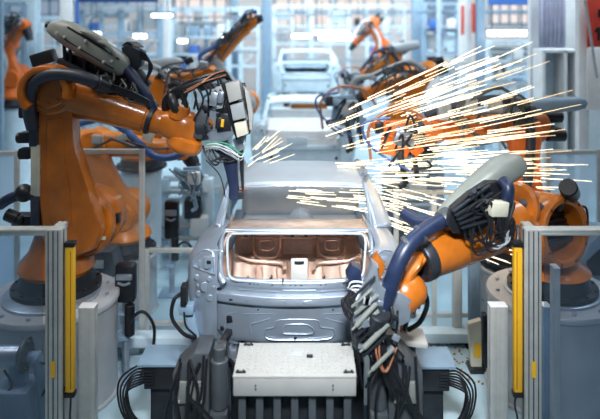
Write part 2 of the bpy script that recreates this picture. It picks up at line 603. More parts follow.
    MB().grid(lambda u, v: L(-.80 + 1.6 * u, 3.25 + .95 * v, 1.54 - .13 * v - .05 * abs(2 * u - 1) ** 2), 16, 8).build('bonnet', 'bodyw', root, solid=.01)
    MB().box(L(0, 4.2, 1.2), (1.5, .08, .4), bev=.03).build('front_panel', 'body', root)
    # side members under the boot that the skid carries
    sm_ = MB()
    for sg in (-1, 1):
        sm_.box(L(sg * .5, 1.9, .95), (.10, 3.6, .07), bev=.01)
    sm_.build_each('side_member', 'body', root)
    return root


car = car_body('nearest bare steel car body, boot opening facing the camera in front')
DY2, DY3, LIFT3 = 5.75, 11.4, .66
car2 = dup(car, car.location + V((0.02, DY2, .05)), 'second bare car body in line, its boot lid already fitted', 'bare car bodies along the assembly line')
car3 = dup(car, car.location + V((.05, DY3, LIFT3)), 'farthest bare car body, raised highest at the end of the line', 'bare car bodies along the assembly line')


def haze_tint(o, old, new):  # paler far bodies: hall haze put into their colours
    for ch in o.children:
        haze_tint(ch, old, new)
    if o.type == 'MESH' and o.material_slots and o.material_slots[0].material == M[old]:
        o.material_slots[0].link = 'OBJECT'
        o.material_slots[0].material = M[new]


haze_tint(car2, 'pink', 'palebl')
haze_tint(car2, 'body', 'palebl')
haze_tint(car2, 'bodyw', 'white')
haze_tint(car3, 'pink', 'bluegrey')
haze_tint(car3, 'body', 'palebl')
haze_tint(car3, 'bodyw', 'palebl')
O2 = V(car2.location)


def lid(u, v):
    x = -.64 + 1.28 * u
    if v < .6:
        t = v / .6
        return O2 + V((x, .60 - .56 * t, .79 - .14 * t + .02 * math.sin(math.pi * t)))
    t = (v - .6) / .4
    return O2 + V((x * (1 - .06 * t), .04 - .06 * t + plan0(x), .65 - .25 * t))


def plan0(x):
    return .06 * (abs(x) / .62) ** 2


lo_ = MB().grid(lid, 20, 20).build('boot_lid', 'white', car2, solid=.01)
MB().box(O2 + V((-.10, -.04, .50)), (.34, .02, .14), bev=.004).build('plate_recess', 'palebl', lo_)
MB().bar(O2 + V((-.25, 1.6, .86)), O2 + V((.45, 1.6, .86)), .09).build('door_brace', 'orange_b', car2)


def skid(label, y, zt):
    r = thing('body_skid', label, 'conveyor skid', (XC, y + .3, .35), 'skids under the car bodies')
    for sg in (-1, 1):
        MB().bar(V((XC + sg * .5, y + .35, .432)), V((XC + sg * .5, y + 4.0, .432)), .12, .1).build('runner', 'bluegrey', r)
        for dy in (.55, 3.2):
            MB().bar(V((XC + sg * .5, y + dy, .47)), V((XC + sg * .5, y + dy, zt - .002)), .09).build('post', 'dark', r)
    MB().bar(V((XC - .5, y + .6, .5)), V((XC + .5, y + .6, .5)), .08).bar(V((XC - .5, y + 3.2, .5)), V((XC + .5, y + 3.2, .5)), .08).build_each('cross_bar', 'bluegrey', r)


skid('steel skid carrying the nearest car body', CARY, .915)
skid('steel skid carrying the second car body in line', CARY + DY2, .965)
skid('tall skid lifting the farthest car body', CARY + DY3, .915 + LIFT3)
cb = thing('conveyor_bed', 'long blue-grey conveyor bed running under all the car bodies', 'conveyor', (XC, 5, 0))
MB().box((XC, 14.5, .12), (1.3, 17.8, .24), bev=.02).build('bed', 'bluegrey', cb)
for sg in (-1, 1):
    MB().box((XC + sg * .5, 14.5, .305), (.16, 17.7, .13), bev=.01).build('rail', 'steel', cb)

# ================================================================ PLATFORM IN FRONT
bt = thing('tread_plate_box', 'white perforated step box in the middle foreground below the car body', 'step box', (XC, 4.6, 0))
x0, x1, zt, y0, y1 = -.508, .328, 1.165, 4.38, 4.83
MB().box(((x0 + x1) / 2, (y0 + y1) / 2, zt - .008), (x1 - x0, y1 - y0, .016), bev=.004).build('top_plate', 'whiteg', bt)
dm = MB()
for i in range(17):
    for j in range(9):
        x, y = x0 + .05 + i * .046, y0 + .05 + j * .044
        a = .6 if (i + j) % 2 else -.6
        dm.box((x, y, zt + .001), (.026, .007, .005), Matrix.Rotation(a, 3, 'Z'), .001)
t_ = dm.build('tread_pattern', 'alu', bt)
MB().box(((x0 + x1) / 2, y0 + .006, zt - .075), (x1 - x0 - .01, .012, .118), bev=.004).build('front_panel', 'whiteg', bt)
bx = MB()
for sg in (0, 1):
    bx.box((x0 + .008 if sg == 0 else x1 - .008, (y0 + y1) / 2, zt - .075), (.012, y1 - y0 - .02, .118))
bx.build('side_panel', 'whiteg', bt)
scr = MB()
for x in (x0 + .155, x1 - .16):
    for z in (-.06, -.085):
        scr.cyl((x, y0 + .002, zt + z), (x, y0 - .008, zt + z), .005, n=8)
scr.build_each('screw', 'dark', bt)
for x, y in ((x0 + .05, y0 + .045), (x1 - .05, y0 + .045), (x0 + .07, y1 - .04), (x1 - .05, y1 - .04)):
    MB().box((x, y, zt + .005), (.07, .02, .01)).cyl((x - .02, y, zt), (x - .02, y, zt + .02), .007, n=8).cyl((x + .02, y, zt), (x + .02, y, zt + .02), .007, n=8).build('corner_bracket', 'dark', bt)
MB().box((x0 + .52, y0 + .25, zt + .006), (.045, .03, .014)).build('latch', 'black', bt)
MB().box((x0 + .41, y0 + .28, zt + .003), (.12, .05, .004)).build('faded_sticker', 'alu', bt)
for i in range(7):
    x = x0 + .06 + i * (x1 - x0 - .12) / 6
    MB().box((x, y0 + .06, .515), (.05, .06, 1.03)).build('leg', 'darkp', bt)
MB().box(((x0 + x1) / 2, y0 + .2, .51), (x1 - x0 - .06, .18, 1.02), bev=.01).build('base_cabinet', 'dark', bt)


# ================================================================ SAFETY GUARDS
def profile(mb, p0, p1, w, d=None, hint=None):
    """slotted aluminium profile"""
    d = d or w
    p0, p1 = V(p0), V(p1)
    mb.bar(p0, p1, w, d, hint, .004)
    a, u, v = frame(p1 - p0, hint)
    for s_ in (-1, 1):
        for t in (-.28, .28):
            mb.bar(p0 + u * (w / 2 * s_) + v * (t * d), p1 + u * (w / 2 * s_) + v * (t * d), .006, d * .28, u, .001)
            mb.bar(p0 + v * (d / 2 * s_) + u * (t * w), p1 + v * (d / 2 * s_) + u * (t * w), w * .28, .006, u, .001)


def guard(side, label):
    sg = -1 if side == 'left' else 1
    Y = 4.9
    xc = P(55.5, 0, Y).x if sg < 0 else P(531.5, 0, Y).x
    zt = 1.995
    far = xc + sg * 1.45
    r = thing('safety_guard', label, 'safety guard', (xc, Y, 0), 'clear guard screens at the front')
    m = MB()
    profile(m, (xc, Y, 0), (xc, Y, zt), .12, .09, V((1, 0, 0)))
    cp_ = m.build('corner_post', 'alu', r)
    for t in (-.036, .0, .036):
        MB().box((xc + t, Y - .0475, zt / 2), (.007, .004, zt - .02), bev=0).build('slot_shade', 'dark', cp_)  # dark strips imitate the shade in the profile grooves
    MB().box((xc - sg * .0612, Y, zt / 2), (.004, .02, zt - .02), bev=0).build('slot_shade', 'dark', cp_)
    m = MB()
    profile(m, (far, Y, 0), (far, Y, zt), .08, .08, V((1, 0, 0)))
    m.build('end_post', 'alu', r)
    m = MB()
    profile(m, (far - sg * .04, Y, zt - .022), (xc - sg * .061, Y, zt - .022), .046, .08, V((0, 0, 1)))
    m.build('top_rail', 'alu', r)
    m = MB()
    profile(m, (far - sg * .04, Y, .3), (xc - sg * .061, Y, .3), .05, .07, V((0, 0, 1)))
    m.build('bottom_rail', 'alu', r)
    MB().box(((xc + far) / 2, Y, 1.14), (abs(far - xc) - .19, .008, 1.6), bev=0).build('clear_pane', 'pane', r, 'tinted clear pane')
    # short return frame behind the post
    m = MB()
    profile(m, (xc - sg * .0, Y + .05, zt - .022), (xc - sg * .0, Y + .15, zt - .022), .046, .07, V((0, 0, 1)))
    profile(m, (xc, Y + .12, 0), (xc, Y + .12, zt - .05), .06, .06, V((1, 0, 0)))
    m.build('return_frame', 'alu', r)
    MB().box((xc + sg * .0, Y - .052, P(0, 366, Y).z), (.034, .004, .12), bev=0).build('warning_sticker', 'yellow', r, 'small yellow sticker')
    # light curtain
    yx = P(70.5, 0, 4.92).x if sg < 0 else P(517.3, 0, 4.92).x
    zb, zt2 = P(0, 391, 4.92).z, P(0, 246, 4.92).z
    c = thing('light_curtain', 'upright yellow light curtain bar fixed to the %s guard post' % side, 'light curtain', (yx, 4.92, zb), 'yellow light curtain bars')
    m = MB()
    m.box((yx, 4.92, (zb + zt2) / 2), (.066, .06, zt2 - zb), bev=.012)
    m.build('housing', 'yellow', c)
    MB().box((yx + sg * -.012, 4.889, (zb + zt2) / 2), (.006, .006, zt2 - zb - .06), bev=.001).build('optic_slot', 'orange', c)
    for z, s_ in ((zt2, 1), (zb, -1)):
        MB().box((yx, 4.92, z + s_ * .018), (.075, .07, .036), bev=.006).build('end_cap', 'black', c)
    for z in (zt2 + .01, zb + .02):
        MB().box((yx + sg * .05, 4.925, z), (.07, .03, .03), bev=.004).build('bracket', 'black', c)
    cr = MB()
    cr.tube([(yx, 4.93, zb - .03), (yx - .01, 4.95, zb - .12), (yx + sg * .02, 4.97, zb - .3), (yx, 5.0, 0.005)], .008, 6)
    cr.build('cable', 'black', c)
    return r


guard('left', 'clear framed guard screen at the left edge of the foreground')
guard('right', 'clear framed guard screen at the right edge of the foreground')


def short_post(label, pxa, pxb, pyt, Y, group='short grey profile posts', m='alu'):
    a, b = P(pxa, pyt, Y), P(pxb, pyt, Y)
    x, w = (a.x + b.x) / 2, b.x - a.x
    r = thing('profile_post', label, 'post', (x, Y, 0), group)
    mb = MB()
    profile(mb, (x, Y, 0.012), (x, Y, a.z), w, .1, V((1, 0, 0)))
    mb.build('column', m, r)
    MB().box((x, Y, a.z + .004), (w + .004, .104, .01), bev=.002).build('end_cap', 'white', r)
    MB().box((x, Y, .006), (w + .1, .2, .012), bev=.002).build('foot_plate', 'dark', r)
    return r


short_post('short wide grey post right of the left yellow bar', 80.5, 96, 306, 5.45)
short_post('short wide grey post left of the right yellow bar', 489, 506, 305, 5.45)
short_post('slim beige post seen through the right guard pane', 552, 558, 267, 5.35)
short_post('slim blue-grey post behind the right guard frame', 541.5, 549, 305, 5.5, m='bluegrey')


# ================================================================ ROBOT PARTS
YA = V((0, 1, 0))


def pedestal(label, x, y, zt, r, m='drum'):
    p = thing('robot_pedestal', label, 'robot pedestal', (x, y, 0), 'round robot pedestals')
    b = V((x, y, 0))
    MB().lathe(b, b + V((0, 0, zt)), [(0, r * 1.02), (.03, r * 1.02), (.035, r * .97), (.93, r * .97), (.95, r), (.985, r), (1, r * .985)], 48).build('drum', m, p)
    MB().lathe(b + V((0, 0, zt)), b + V((0, 0, zt + .03)), [(0, r * .72), (.8, r * .72), (1, r * .70)], 40).bolts(b + V((0, 0, zt)), (0, 0, 1), r * .85, .018, .022, 12).build('mounting_ring', 'steel', p)
    return p


def robot_base(r, b, z0, zs, k=1., m='orange'):
    """foot, turret up to the shoulder height zs"""
    f = MB()
    f.lathe(b + V((0, 0, z0)), b + V((0, 0, z0 + .16 * k)), [(0, .42 * k), (.25, .42 * k), (.3, .36 * k), (1, .33 * k)], 32)
    f.bolts(b + V((0, 0, z0 + .03 * k)), (0, 0, 1), .39 * k, .016 * k, .03 * k, 12)
    f.build('foot', 'dark', r)
    t = MB()
    t.lathe(b + V((0, 0, z0 + .16 * k)), b + V((0, 0, zs)), [(0, .33 * k), (.12, .36 * k), (.3, .34 * k), (.55, .26 * k), (1, .2 * k)], 32)
    t.build('turret', m, r)


def wrist_unit(r, W, T, k, m, dirx):
    d, u, v = frame(T - W)
    a = MB().lathe(W - dirx * .10 * k, W + dirx * .12 * k, [(0, .115 * k), (.2, .125 * k), (.6, .135 * k), (.85, .12 * k), (1, .07 * k)], 24)
    a.ball(W + dirx * .09 * k, .13 * k, 18, (1, .95, 1))
    w = a.build('wrist', m, r)
    MB().cyl(W + dirx * .09 * k - YA * .15 * k, W + dirx * .09 * k + YA * .15 * k, .095 * k, n=22).bolts(W + dirx * .09 * k - YA * .15 * k, (0, -1, 0), .07 * k, .012 * k, .012, 8).build('wrist_joint', m, w)
    MB().lathe(W + dirx * .1 * k, T, [(0, .10 * k), (.5, .10 * k), (.8, .085 * k), (.82, .075 * k), (1, .075 * k)], 22).build('tool_flange', 'dark', w)
    return w


def simple_robot(label, S, E, W, T, base, z0, k=1., m='orange_b', cat_group='robots farther down the line', hose='hose_b', shell=None, shell_w=1., shell_m='shell_p', clutter=14, clutter_m='darkp', motors=True, hosepts=None, link_m=None, pedr=.5):
    b = V((base[0], base[1], 0))
    r = thing('industrial_robot', label, 'robot', (b.x, b.y, z0), cat_group)
    robot_base(r, b, z0, S.z, k, m)
    ax = YA
    # shoulder drum
    MB().cyl(S + ax * .05 * k, S + ax * .36 * k, .27 * k, n=30, bev=.03 * k).bar(b + V((0, .2 * k, z0 + .3 * k)), S + ax * .2 * k, .3 * k, .28 * k, bev=.03).build('shoulder', m, r)
    # link arm
    d, u, v = frame(E - S, None)
    side = d.cross(ax).normalized()
    la = MB()
    la.loft([MB.ring(S + (E - S) * t - ax * .06 * k, side, ax, w * k, .11 * k, 20, 3.2) for t, w in
             ((-.16, .10), (-.12, .19), (0, .24), (.15, .225), (.4, .17), (.7, .15), (.9, .17), (1, .18), (1.1, .14), (1.13, .08))])
    la.cyl(S - ax * .20 * k, S - ax * .12 * k, .19 * k, n=24)
    la.bolts(S - ax * .20 * k, -ax, .15 * k, .014 * k, .015 * k, 10)
    la.build('link_arm', link_m or m, r)
    # elbow and forearm
    dx = (W - E).normalized()
    el = MB().cyl(E - ax * .05 * k, E + ax * .30 * k, .19 * k, n=26, bev=.03 * k)
    el.build('elbow', m, r)
    L = (W - E).length
    back = E + ax * .12 * k
    MB().lathe(back - dx * .28 * k, W, [(0, .13 * k), (.05, .17 * k), (.25, .18 * k), (.5, .155 * k), (.82, .12 * k), (.84, .135 * k), (.92, .135 * k), (.93, .11 * k), (1, .10 * k)], 28).build('forearm', m, r)
    if motors:
        up = frame(dx)[1]
        for i, q in enumerate((up * .10, up * -.08 + ax * .09, up * -.08 - ax * .09)):
            s0 = back - dx * .27 * k + q * k
            MB().cyl(s0, s0 - dx * .2 * k, .065 * k, n=16).box(s0 - dx * .12 * k + up * .05 * k, (.08 * k, .07 * k, .05 * k), bev=.008).build('motor', 'black', r)
    wrist_unit(r, W, T, k, m, dx)
    up = V((0, 0, 1)) - dx * dx.z
    up.normalize()
    hp = hosepts or [S - ax * .2 * k + V((-.15 * k, 0, 0)), S.lerp(E, .5) - ax * .2 * k, E + up * .2 * k - ax * .15 * k, E.lerp(W, .35) + up * .30 * k - ax * .08 * k, E.lerp(W, .8) + up * .22 * k, W + up * .12 * k + dx * .15 * k]
    MB().corrugated(hp, .05 * k, 10, .03).build('hose', hose, r)
    if clutter:
        r9 = random.Random(int(abs(S.x) * 100) + 3)
        cl = MB()
        for i in range(clutter):
            p0 = E.lerp(W, r9.uniform(-.15, 1.05)) + V((0, -.2 * k, .12 * k))
            p1 = E.lerp(W, r9.uniform(-.1, 1.25)) + V((0, -.22 * k, r9.uniform(-.2, .3) * k))
            cl.tube([p0, (p0 + p1) / 2 + V((r9.uniform(-.15, .15), -.08, r9.uniform(-.05, .25))) * k, p1], r9.uniform(.010, .022) * k, 6, 4)
        cl.build('cable_bundle', clutter_m, r)
        for i in range(4):
            p0 = E.lerp(W, .1 + .3 * i) + V((0, -.2 * k, r9.uniform(.1, .3) * k))
            MB().box(p0, (.13 * k, .1 * k, r9.uniform(.08, .16) * k), Matrix.Rotation(r9.uniform(-.6, .6), 3, 'Y'), .015).build('valve_block', r9.choice(('shell_p', 'steel', 'dark', 'whiteg')), r)
    if shell:
        a, c = shell
        d2, u2, v2 = frame(c - a)
        kk = k * shell_w
        MB().loft([MB.ring(a.lerp(c, t), u2, v2, q * kk, q * .85 * kk, 18, 2.6) for t, q in ((0, .03), (.03, .08), (.12, .115), (.5, .125), (.85, .11), (.96, .08), (1, .05))]).build('hose_shell', shell_m, r)
    return r


# ================================================================ LEFT FOREGROUND ROBOT
YL = 6.2
sc = YL / F
bL = P(52, 0, YL)
PZ = .93
pedestal('grey drum pedestal under the large left foreground robot', bL.x, YL + .0, PZ, .62)
r = thing('industrial_robot', 'large dark orange robot with grey shell at the left foreground', 'robot', (bL.x, YL, PZ), 'large foreground robots')
S = P(76, 226, YL)
robot_base(r, V((bL.x, YL + .12, 0)), PZ + .03, S.z - .1, 1.)
# turret side discs at the shoulder
sh = MB()
sh.cyl(S + V((.02, .02, 0)), S + V((.02, .16, 0)), .325, n=40, bev=.03)
sh.cyl(S + V((.07, .18, 0)), S + V((.07, .46, 0)), .30, n=40, bev=.04)
sh.bar(S + V((-.05, .3, -.25)), V((bL.x, YL + .2, PZ + .3)), .36, .34, bev=.04)
so = sh.build('shoulder', 'orange', r)
MB().box(S + V((.255, .01, -.12)), (.05, .012, .035), bev=.003).build('name_plate', 'cream', so)
MB().box(S + V((.345, .2, .02)), (.04, .08, .09), bev=.006).build('hinge_stop', 'black', so)
# link arm: outline at its own depth, 0.26 m thick
ol = [(39, 88), (72, 84), (72, 115), (73, 145), (76, 170), (84, 193), (97, 212), (102, 232), (94, 250), (72, 260), (48, 258), (40, 236), (38, 190), (38, 130)]
la = MB().prism([P(x, y, YL - .16) for x, y in ol], (0, .2, 0), .045, 4)
lo = la.build('link_arm', 'orange', r)
MB().prism([P(x, y, YL - .17) for x, y in ((46, 120), (62, 118), (64, 160), (70, 195), (72, 225), (52, 232), (47, 200))], (0, .02, 0), .008, 2).build('arm_web', 'orange', lo)
# cable duct and connectors on the outer edge of the link arm
MB().box(P(36.5, 170, YL - .14), (.085, .07, .48), bev=.008).build('duct_cover', 'cream', lo, 'cream cable duct cover')
MB().box(P(35, 124, YL - .13), (.09, .1, .42), bev=.02).build('cable_duct', 'hose_br', lo)
MB().box(P(36, 212, YL - .14), (.085, .08, .32), bev=.015).build('cable_duct', 'hose_br', lo)
for py, w in ((137, .15), (153, .13), (112, .12)):
    MB().cyl(P(33, py, YL - .1), P(33 - w / sc, py + 1, YL - .1), .052, n=14).box(P(26, py, YL - .1), (.10, .11, .10), bev=.01).build('connector', 'black', lo)
# elbow
E = P(58, 88, YL)
el = MB()
el.cyl(E + V((0, -.20, 0)), E + V((0, .30, 0)), .235, n=40, bev=.03)
el.build('elbow', 'orange', r)
eo = MB()
d_, u_, v_ = frame(YA)
c0 = E + V((.0, -.26, .0))
rings = []
for a in range(25):
    th = math.radians(-15 + 240 * a / 24)
    ra = V((math.cos(th), 0, math.sin(th)))
    rings.append(MB.ring(c0 + ra * .205, ra, YA, .04, .11, 12, 3.5))
eo.loft(rings)
eo.build('elbow_rim', 'orange', r)
MB().cyl(E + V((0, -.235, 0)), E + V((0, -.19, 0)), .165, n=30).bolts(E + V((0, -.235, 0)), -YA, .12, .014, .014, 8).build('elbow_cover', 'orange', r)
MB().box(P(44, 58, YL + .05), (.21, .16, .12), Matrix.Rotation(-.3, 3, 'Y'), .015).build('elbow_motor', 'black', r)
# forearm
W = P(160, 121, YL + .05)
dx = (W - E).normalized()
fa = MB()
fa.lathe(E + dx * .0, W, [(0, .17), (.05, .215), (.16, .225), (.3, .215), (.45, .195), (.62, .178), (.80, .158), (.86, .152), (.87, .142), (.89, .142)], 36)
fa.build('forearm', 'orange', r)
MB().lathe(E + dx * .0, W, [(.885, .135), (.89, .158), (.925, .158), (.93, .13)], 36).bolts(E.lerp(W, .925), dx, .14, .008, .012, 14).build('forearm_collar', 'dark', r)
MB().lathe(E, W, [(.92, .12), (.95, .135), (1.05, .12), (1.1, .10)], 30).build('wrist_sleeve', 'orange', r)
# wrist: angled casting and big tool disc
Wc = P(186, 128, YL + .05)
wr = MB()
wr.loft([MB.ring(W.lerp(Wc, t), V((.2, 0, 1)).normalized(), YA, a, b, 22, 2.6) for t, a, b in ((.0, .10, .11), (.25, .13, .14), (.6, .15, .15), (.9, .17, .16), (1.3, .15, .14), (1.5, .09, .09))])
wo = wr.build('wrist', 'orange', r)
ta = (P(180, 148, YL) - P(192, 112, YL)).normalized()
q0 = P(184, 146, YL + .03)
MB().lathe(q0 - ta * .10, q0 + ta * .06, [(0, .13), (.15, .165), (.55, .175), (.75, .165), (.9, .14), (1, .11)], 32).build('wrist_joint', 'orange', wo)
q1 = P(180, 110, YL - .02)
MB().cyl(q1 - ta * .05, q1 + ta * .09, .095, n=26).build('wrist_cap', 'orange', wo)
MB().lathe(q1 - ta * .12, q1 - ta * .03, [(0, .03), (.3, .065), (1, .075)], 20).build('cap_plug', 'whiteg', wo)
MB().cyl(Wc + V((.10, -.0, .0)), Wc + V((.21, .0, .02)), .13, n=28).bolts(Wc + V((.2, 0, .02)), (1, 0, .2), .1, .012, .02, 8).build('tool_flange', 'dark', wo)
# grey shell
cs = [(48.5, 26, 3), (51, 26.5, 6.5), (57, 28, 9.5), (68, 33, 12.2), (82, 41.5, 12.8), (98, 51.5, 12.4), (112, 60, 12.2), (119, 64.5, 11.2), (124, 67.5, 9.5), (127, 69.5, 6)]
pts = [P(x, y, YL - .02) for x, y, _ in cs]
sd = (pts[-1] - pts[0]).normalized()
su = (V((0, 0, 1)) - sd * sd.z).normalized()
MB().loft([MB.ring(p, su, YA, w * sc, w * sc * .95, 24, 2.8) for p, (_, _, w) in zip(pts, cs)]).build('hose_shell', 'shell', r, 'grey plastic shell over the hoses')
sr = MB()
for off in (.58, -.35):
    sr.tube([p + su * off * w * sc - YA * w * sc * .86 for p, (_, _, w) in list(zip(pts, cs))[3:8]], .010, 6)
sr.build('shell_seam', 'black', r)
sb = MB()
for (x, y) in ((57, 33), (80, 48), (104, 62), (112, 61), (86, 41), (65, 37)):
    p = P(x, y, YL - .13)
    sb.cyl(p, p - YA * .03, .013, n=10)
sb.build_each('shell_bolt', 'alu', r)
hd = MB()
hd.loft([MB.ring(P(x, y, YL - .10), su, YA, w * sc, .05, 14, 2.6) for x, y, w in ((82, 31, .5), (86, 32, 3), (96, 37, 4), (104, 42, 3), (108, 45, .6))])
hd.tube([P(98, 41, YL - .13), P(106, 44, YL - .16), P(112, 51, YL - .16), P(116, 57, YL - .13)], .018, 8)
hd.build('shell_handle', 'shell', r)
MB().cyl(P(50, 26, YL - .02), P(46, 24.5, YL - .02), .03, n=12).build('shell_plug', 'black', r)
sp = MB()
for x, y0_, y1_ in ((64, 42, 62), (70, 46, 66), (84, 54, 72), (96, 62, 80), (103, 66, 84)):
    sp.cyl(P(x, y0_, YL), P(x + 1, y1_, YL), .018, n=8)
sp.bar(P(60, 60, YL), P(110, 84, YL), .05, .14)
sp.build('shell_stand', 'dark', r)
MB().prism([P(x, y, YL + .03) for x, y in ((62, 50), (78, 56), (112, 74), (126, 70), (140, 70), (150, 84), (146, 92), (112, 90), (84, 82), (66, 74))], (0, .1, 0), .015).build('harness_plate', 'black', r)
MB().corrugated([P(124, 67, YL - .02), P(133, 77, YL - .04), P(143, 91, YL - .04), P(150, 104, YL - .02), P(153, 112, YL)], .058, 14, .02).build('hose', 'hose', r)
MB().corrugated([P(104, 86, YL - .22), P(90, 80, YL - .3), P(70, 75, YL - .33), P(48, 75, YL - .33), P(34, 84, YL - .30), P(29, 100, YL - .25), P(30, 116, YL - .2), P(33, 128, YL - .16)], .062, 14, .02).build('hose', 'hose_br', r)
MB().cyl(P(96, 82, YL - .28), P(108, 87, YL - .2), .075, n=18).bar(P(100, 76, YL - .27), P(106, 93, YL - .2), .05, .14).build('hose_clamp', 'black', r)
jb = MB().prism([P(121, 48, YL + .02), P(127, 44, YL + .02), P(143, 52, YL + .02), P(141, 66, YL + .02), P(133, 72, YL + .02), P(124, 64, YL + .02)], (0, .14, 0), .012)
jb.build('junction_box', 'dark', r)
ca = MB()
rnd = random.Random(3)
for i in range(11):
    a = P(100 + i * 3.6, 68 + i * 1.5 + rnd.uniform(-3, 3), YL - .05 + rnd.uniform(-.08, .06))
    b = P(88 + i * 4.5, 82 + i * 1.6 + rnd.uniform(-2, 5), YL - .18 + rnd.uniform(-.04, .04))
    mid = (a + b) / 2 + V((rnd.uniform(-.09, .09), -.04, rnd.uniform(-.06, .02)))
    ca.tube([a, mid, b, b + V((.1, 0, -.02))], .011, 6, 5)
for i in range(5):
    ca.tube([P(140, 50 + i * 2, YL - .0), P(147 + i * 1.2, 56 + i * 2, YL - .02), P(149, 68 + i * 2, YL - .02), P(146 - i * 2, 82 + i * 2, YL)], .008, 6, 5)
for i in range(5):
    ca.tube([P(122 + i * 2, 46, YL + .05), P(128 + i * 2, 42, YL + .05), P(137 + i * 1.5, 47, YL)], .007, 6, 4)
for i in range(4):
    ca.tube([P(64 + i * 3, 72 + i, YL - .3), P(85, 78 + i * 2, YL - .3), P(104, 82 + i * 2, YL - .24), P(132, 92 + i * 2, YL - .20), P(150, 101 + i * 1.5, YL - .16)], .009, 6, 5)
ca.build('cable_bundle', 'black', r)
MB().tube([P(0, 205, YL - .1), P(9, 199, YL - .12), P(20, 195, YL - .12), P(30, 194, YL - .14)], .05, 12).build('supply_hose', 'hose', r)
MB().ball(P(24, 193, YL - .12), .085, 16).cyl(P(24, 193, YL - .12), P(36, 196, YL - .13), .05).build('hose_coupling', 'black', r)
MB().ball(P(19, 220, YL - .1), .055, 14).cyl(P(6, 214, YL - .1), P(18, 219, YL - .1), .06).box(P(30, 222, YL - .02), (.3, .16, .16), bev=.02).build('turret_motor', 'black', r)


# ================================================================ WELDING TOOLS
def arm_gun(label, k, Y, at, mats=('steel', 'dark', 'whiteg'), group='welding tools on the robots', seed=1, loops=True):
    """generic far tool: plate, transformer box, two electrode arms, cables; at = pixel of its middle"""
    r_ = random.Random(seed)
    c = P(at[0], at[1], Y)
    t = thing('welding_tool', label, 'welding tool', c - V((0, 0, .3 * k)), group)

    def Q(x, z, y=0):
        return c + V((x * k, y * k, z * k))
    MB().prism([Q(-.2, -.15), Q(.1, -.2), Q(.2, .05), Q(.1, .22), Q(-.15, .2)], (0, .08 * k, 0), .02 * k).build('frame_plate', mats[0], t)
    MB().box(Q(.05, .06, -.1), (.2 * k, .16 * k, .2 * k), bev=.02 * k).build('transformer', mats[2], t)
    MB().cyl(Q(-.05, .1, -.12), Q(-.28, .2, -.12), .055 * k).build('cylinder', mats[0], t)
    MB().bar(Q(.0, -.1, -.04), Q(.08, -.46, -.04), .07 * k, .06 * k).bar(Q(.08, -.46, -.04), Q(.0, -.5, -.04), .05 * k).build('electrode_arm', mats[1], t)
    MB().bar(Q(.16, -.1, -.04), Q(.2, -.40, -.04), .05 * k, .05 * k).build('electrode_arm', mats[1], t)
    cb_ = MB()
    for i in range(7):
        a = Q(r_.uniform(-.2, .15), r_.uniform(-.1, .2), -.15)
        b = Q(r_.uniform(-.25, .25), r_.uniform(-.35, .1), -.15)
        cb_.tube([a, (a + b) / 2 + V((r_.uniform(-.2, .2) * k, -.05, r_.uniform(-.05, .25) * k)), b], .014 * k, 6, 5)
    cb_.build('cable_bundle', mats[1], t)
    if loops:
        MB().tube([Q(-.3, -.2, -.1), Q(-.32, .15, -.1), Q(-.1, .33, -.1), Q(.2, .3, -.1), Q(.38, .1, -.1)], .016 * k, 8).build('hose_loop', 'copper', t)
        MB().tube([Q(.1, -.3, -.14), Q(-.3, -.05, -.14), Q(-.38, .2, -.14), Q(-.1, .26, -.14)], .013 * k, 8).build('hose_loop', 'hose_b', t)
        for j in range(3):
            MB().box(Q(-.22 + j * .2, .16 - j * .12, -.16), (.09 * k, .06 * k, .12 * k), Matrix.Rotation(.4 * j, 3, 'Y'), .01).build('valve_block', mats[(j + 1) % 3], t)
    return t


# left foreground gun
YG = YL + .06
g = thing('spot_welding_gun', 'grey spot welding gun held over the left roof edge of the nearest car', 'welding gun', P(222, 160, YG), 'large foreground welding guns')
MB().prism([P(x, y, YG - .12) for x, y in ((197, 104), (207, 101), (214, 108), (232, 112), (234, 134), (226, 141), (212, 143), (206, 134), (214, 132), (215, 120), (204, 116), (199, 112))], (0, .24, 0), .012).build('mounting_bracket', 'steel', g)
MB().box(P(202, 122, YG - .03), (.10, .2, .3), Matrix.Rotation(.25, 3, 'Y'), .02).build('tool_changer', 'darkp', g)
MB().prism([P(x, y, YG - .16) for x, y in ((210, 90), (221, 85), (226, 101), (224, 108), (213, 110))], (0, .16, 0), .012).build('valve_block', 'shell_p', g)
for i, (poly, mm) in enumerate((([(225, 84), (239, 81), (242, 99), (229, 103)], 'whiteg'), ([(230, 106), (243, 102), (246, 118), (233, 121)], 'shell_p'), ([(234, 124), (246, 121), (248, 134), (237, 138)], 'cream'))):
    MB().prism([P(x, y, YG - .22) for x, y in poly], (0, .16, 0), .01).build('transformer_block', mm, g)
MB().prism([P(x, y, YG - .14) for x, y in ((224, 86), (244, 84), (250, 112), (250, 134), (236, 140), (228, 118))], (0, .14, 0), .012).build('transformer_core', 'black', g)
MB().prism([P(x, y, YG - .18) for x, y in ((243, 86), (249, 92), (253, 116), (252, 130), (249, 130), (249, 112))], (0, .10, 0), .008).build('busbar', 'whiteg', g)
cut = MB()
cut.prism([P(x, y, YG - .13) for x, y in ((216, 113), (230, 115), (231, 131), (217, 133))], (0, .02, 0), .004)
cut.build('cutout_shade', 'black', g)  # black plates imitate the shade inside openings of the bracket
MB().prism([P(x, y, YG - .13) for x, y in ((200, 106), (206, 105), (209, 112), (205, 114))], (0, .02, 0), .003).build('cutout_shade', 'black', g)
MB().box(P(214, 99, YG - .19), (.07, .06, .13), Matrix.Rotation(.15, 3, 'Y'), .008).box(P(221, 97, YG - .19), (.05, .06, .11), Matrix.Rotation(.15, 3, 'Y'), .008).build('solenoid_valve', 'steel', g)
MB().prism([P(x, y, YG - .13) for x, y in ((200, 92), (210, 88), (216, 112), (228, 114), (228, 106), (220, 104), (216, 86), (206, 82), (198, 86))], (0, .06, 0), .006).build('side_frame', 'black', g)
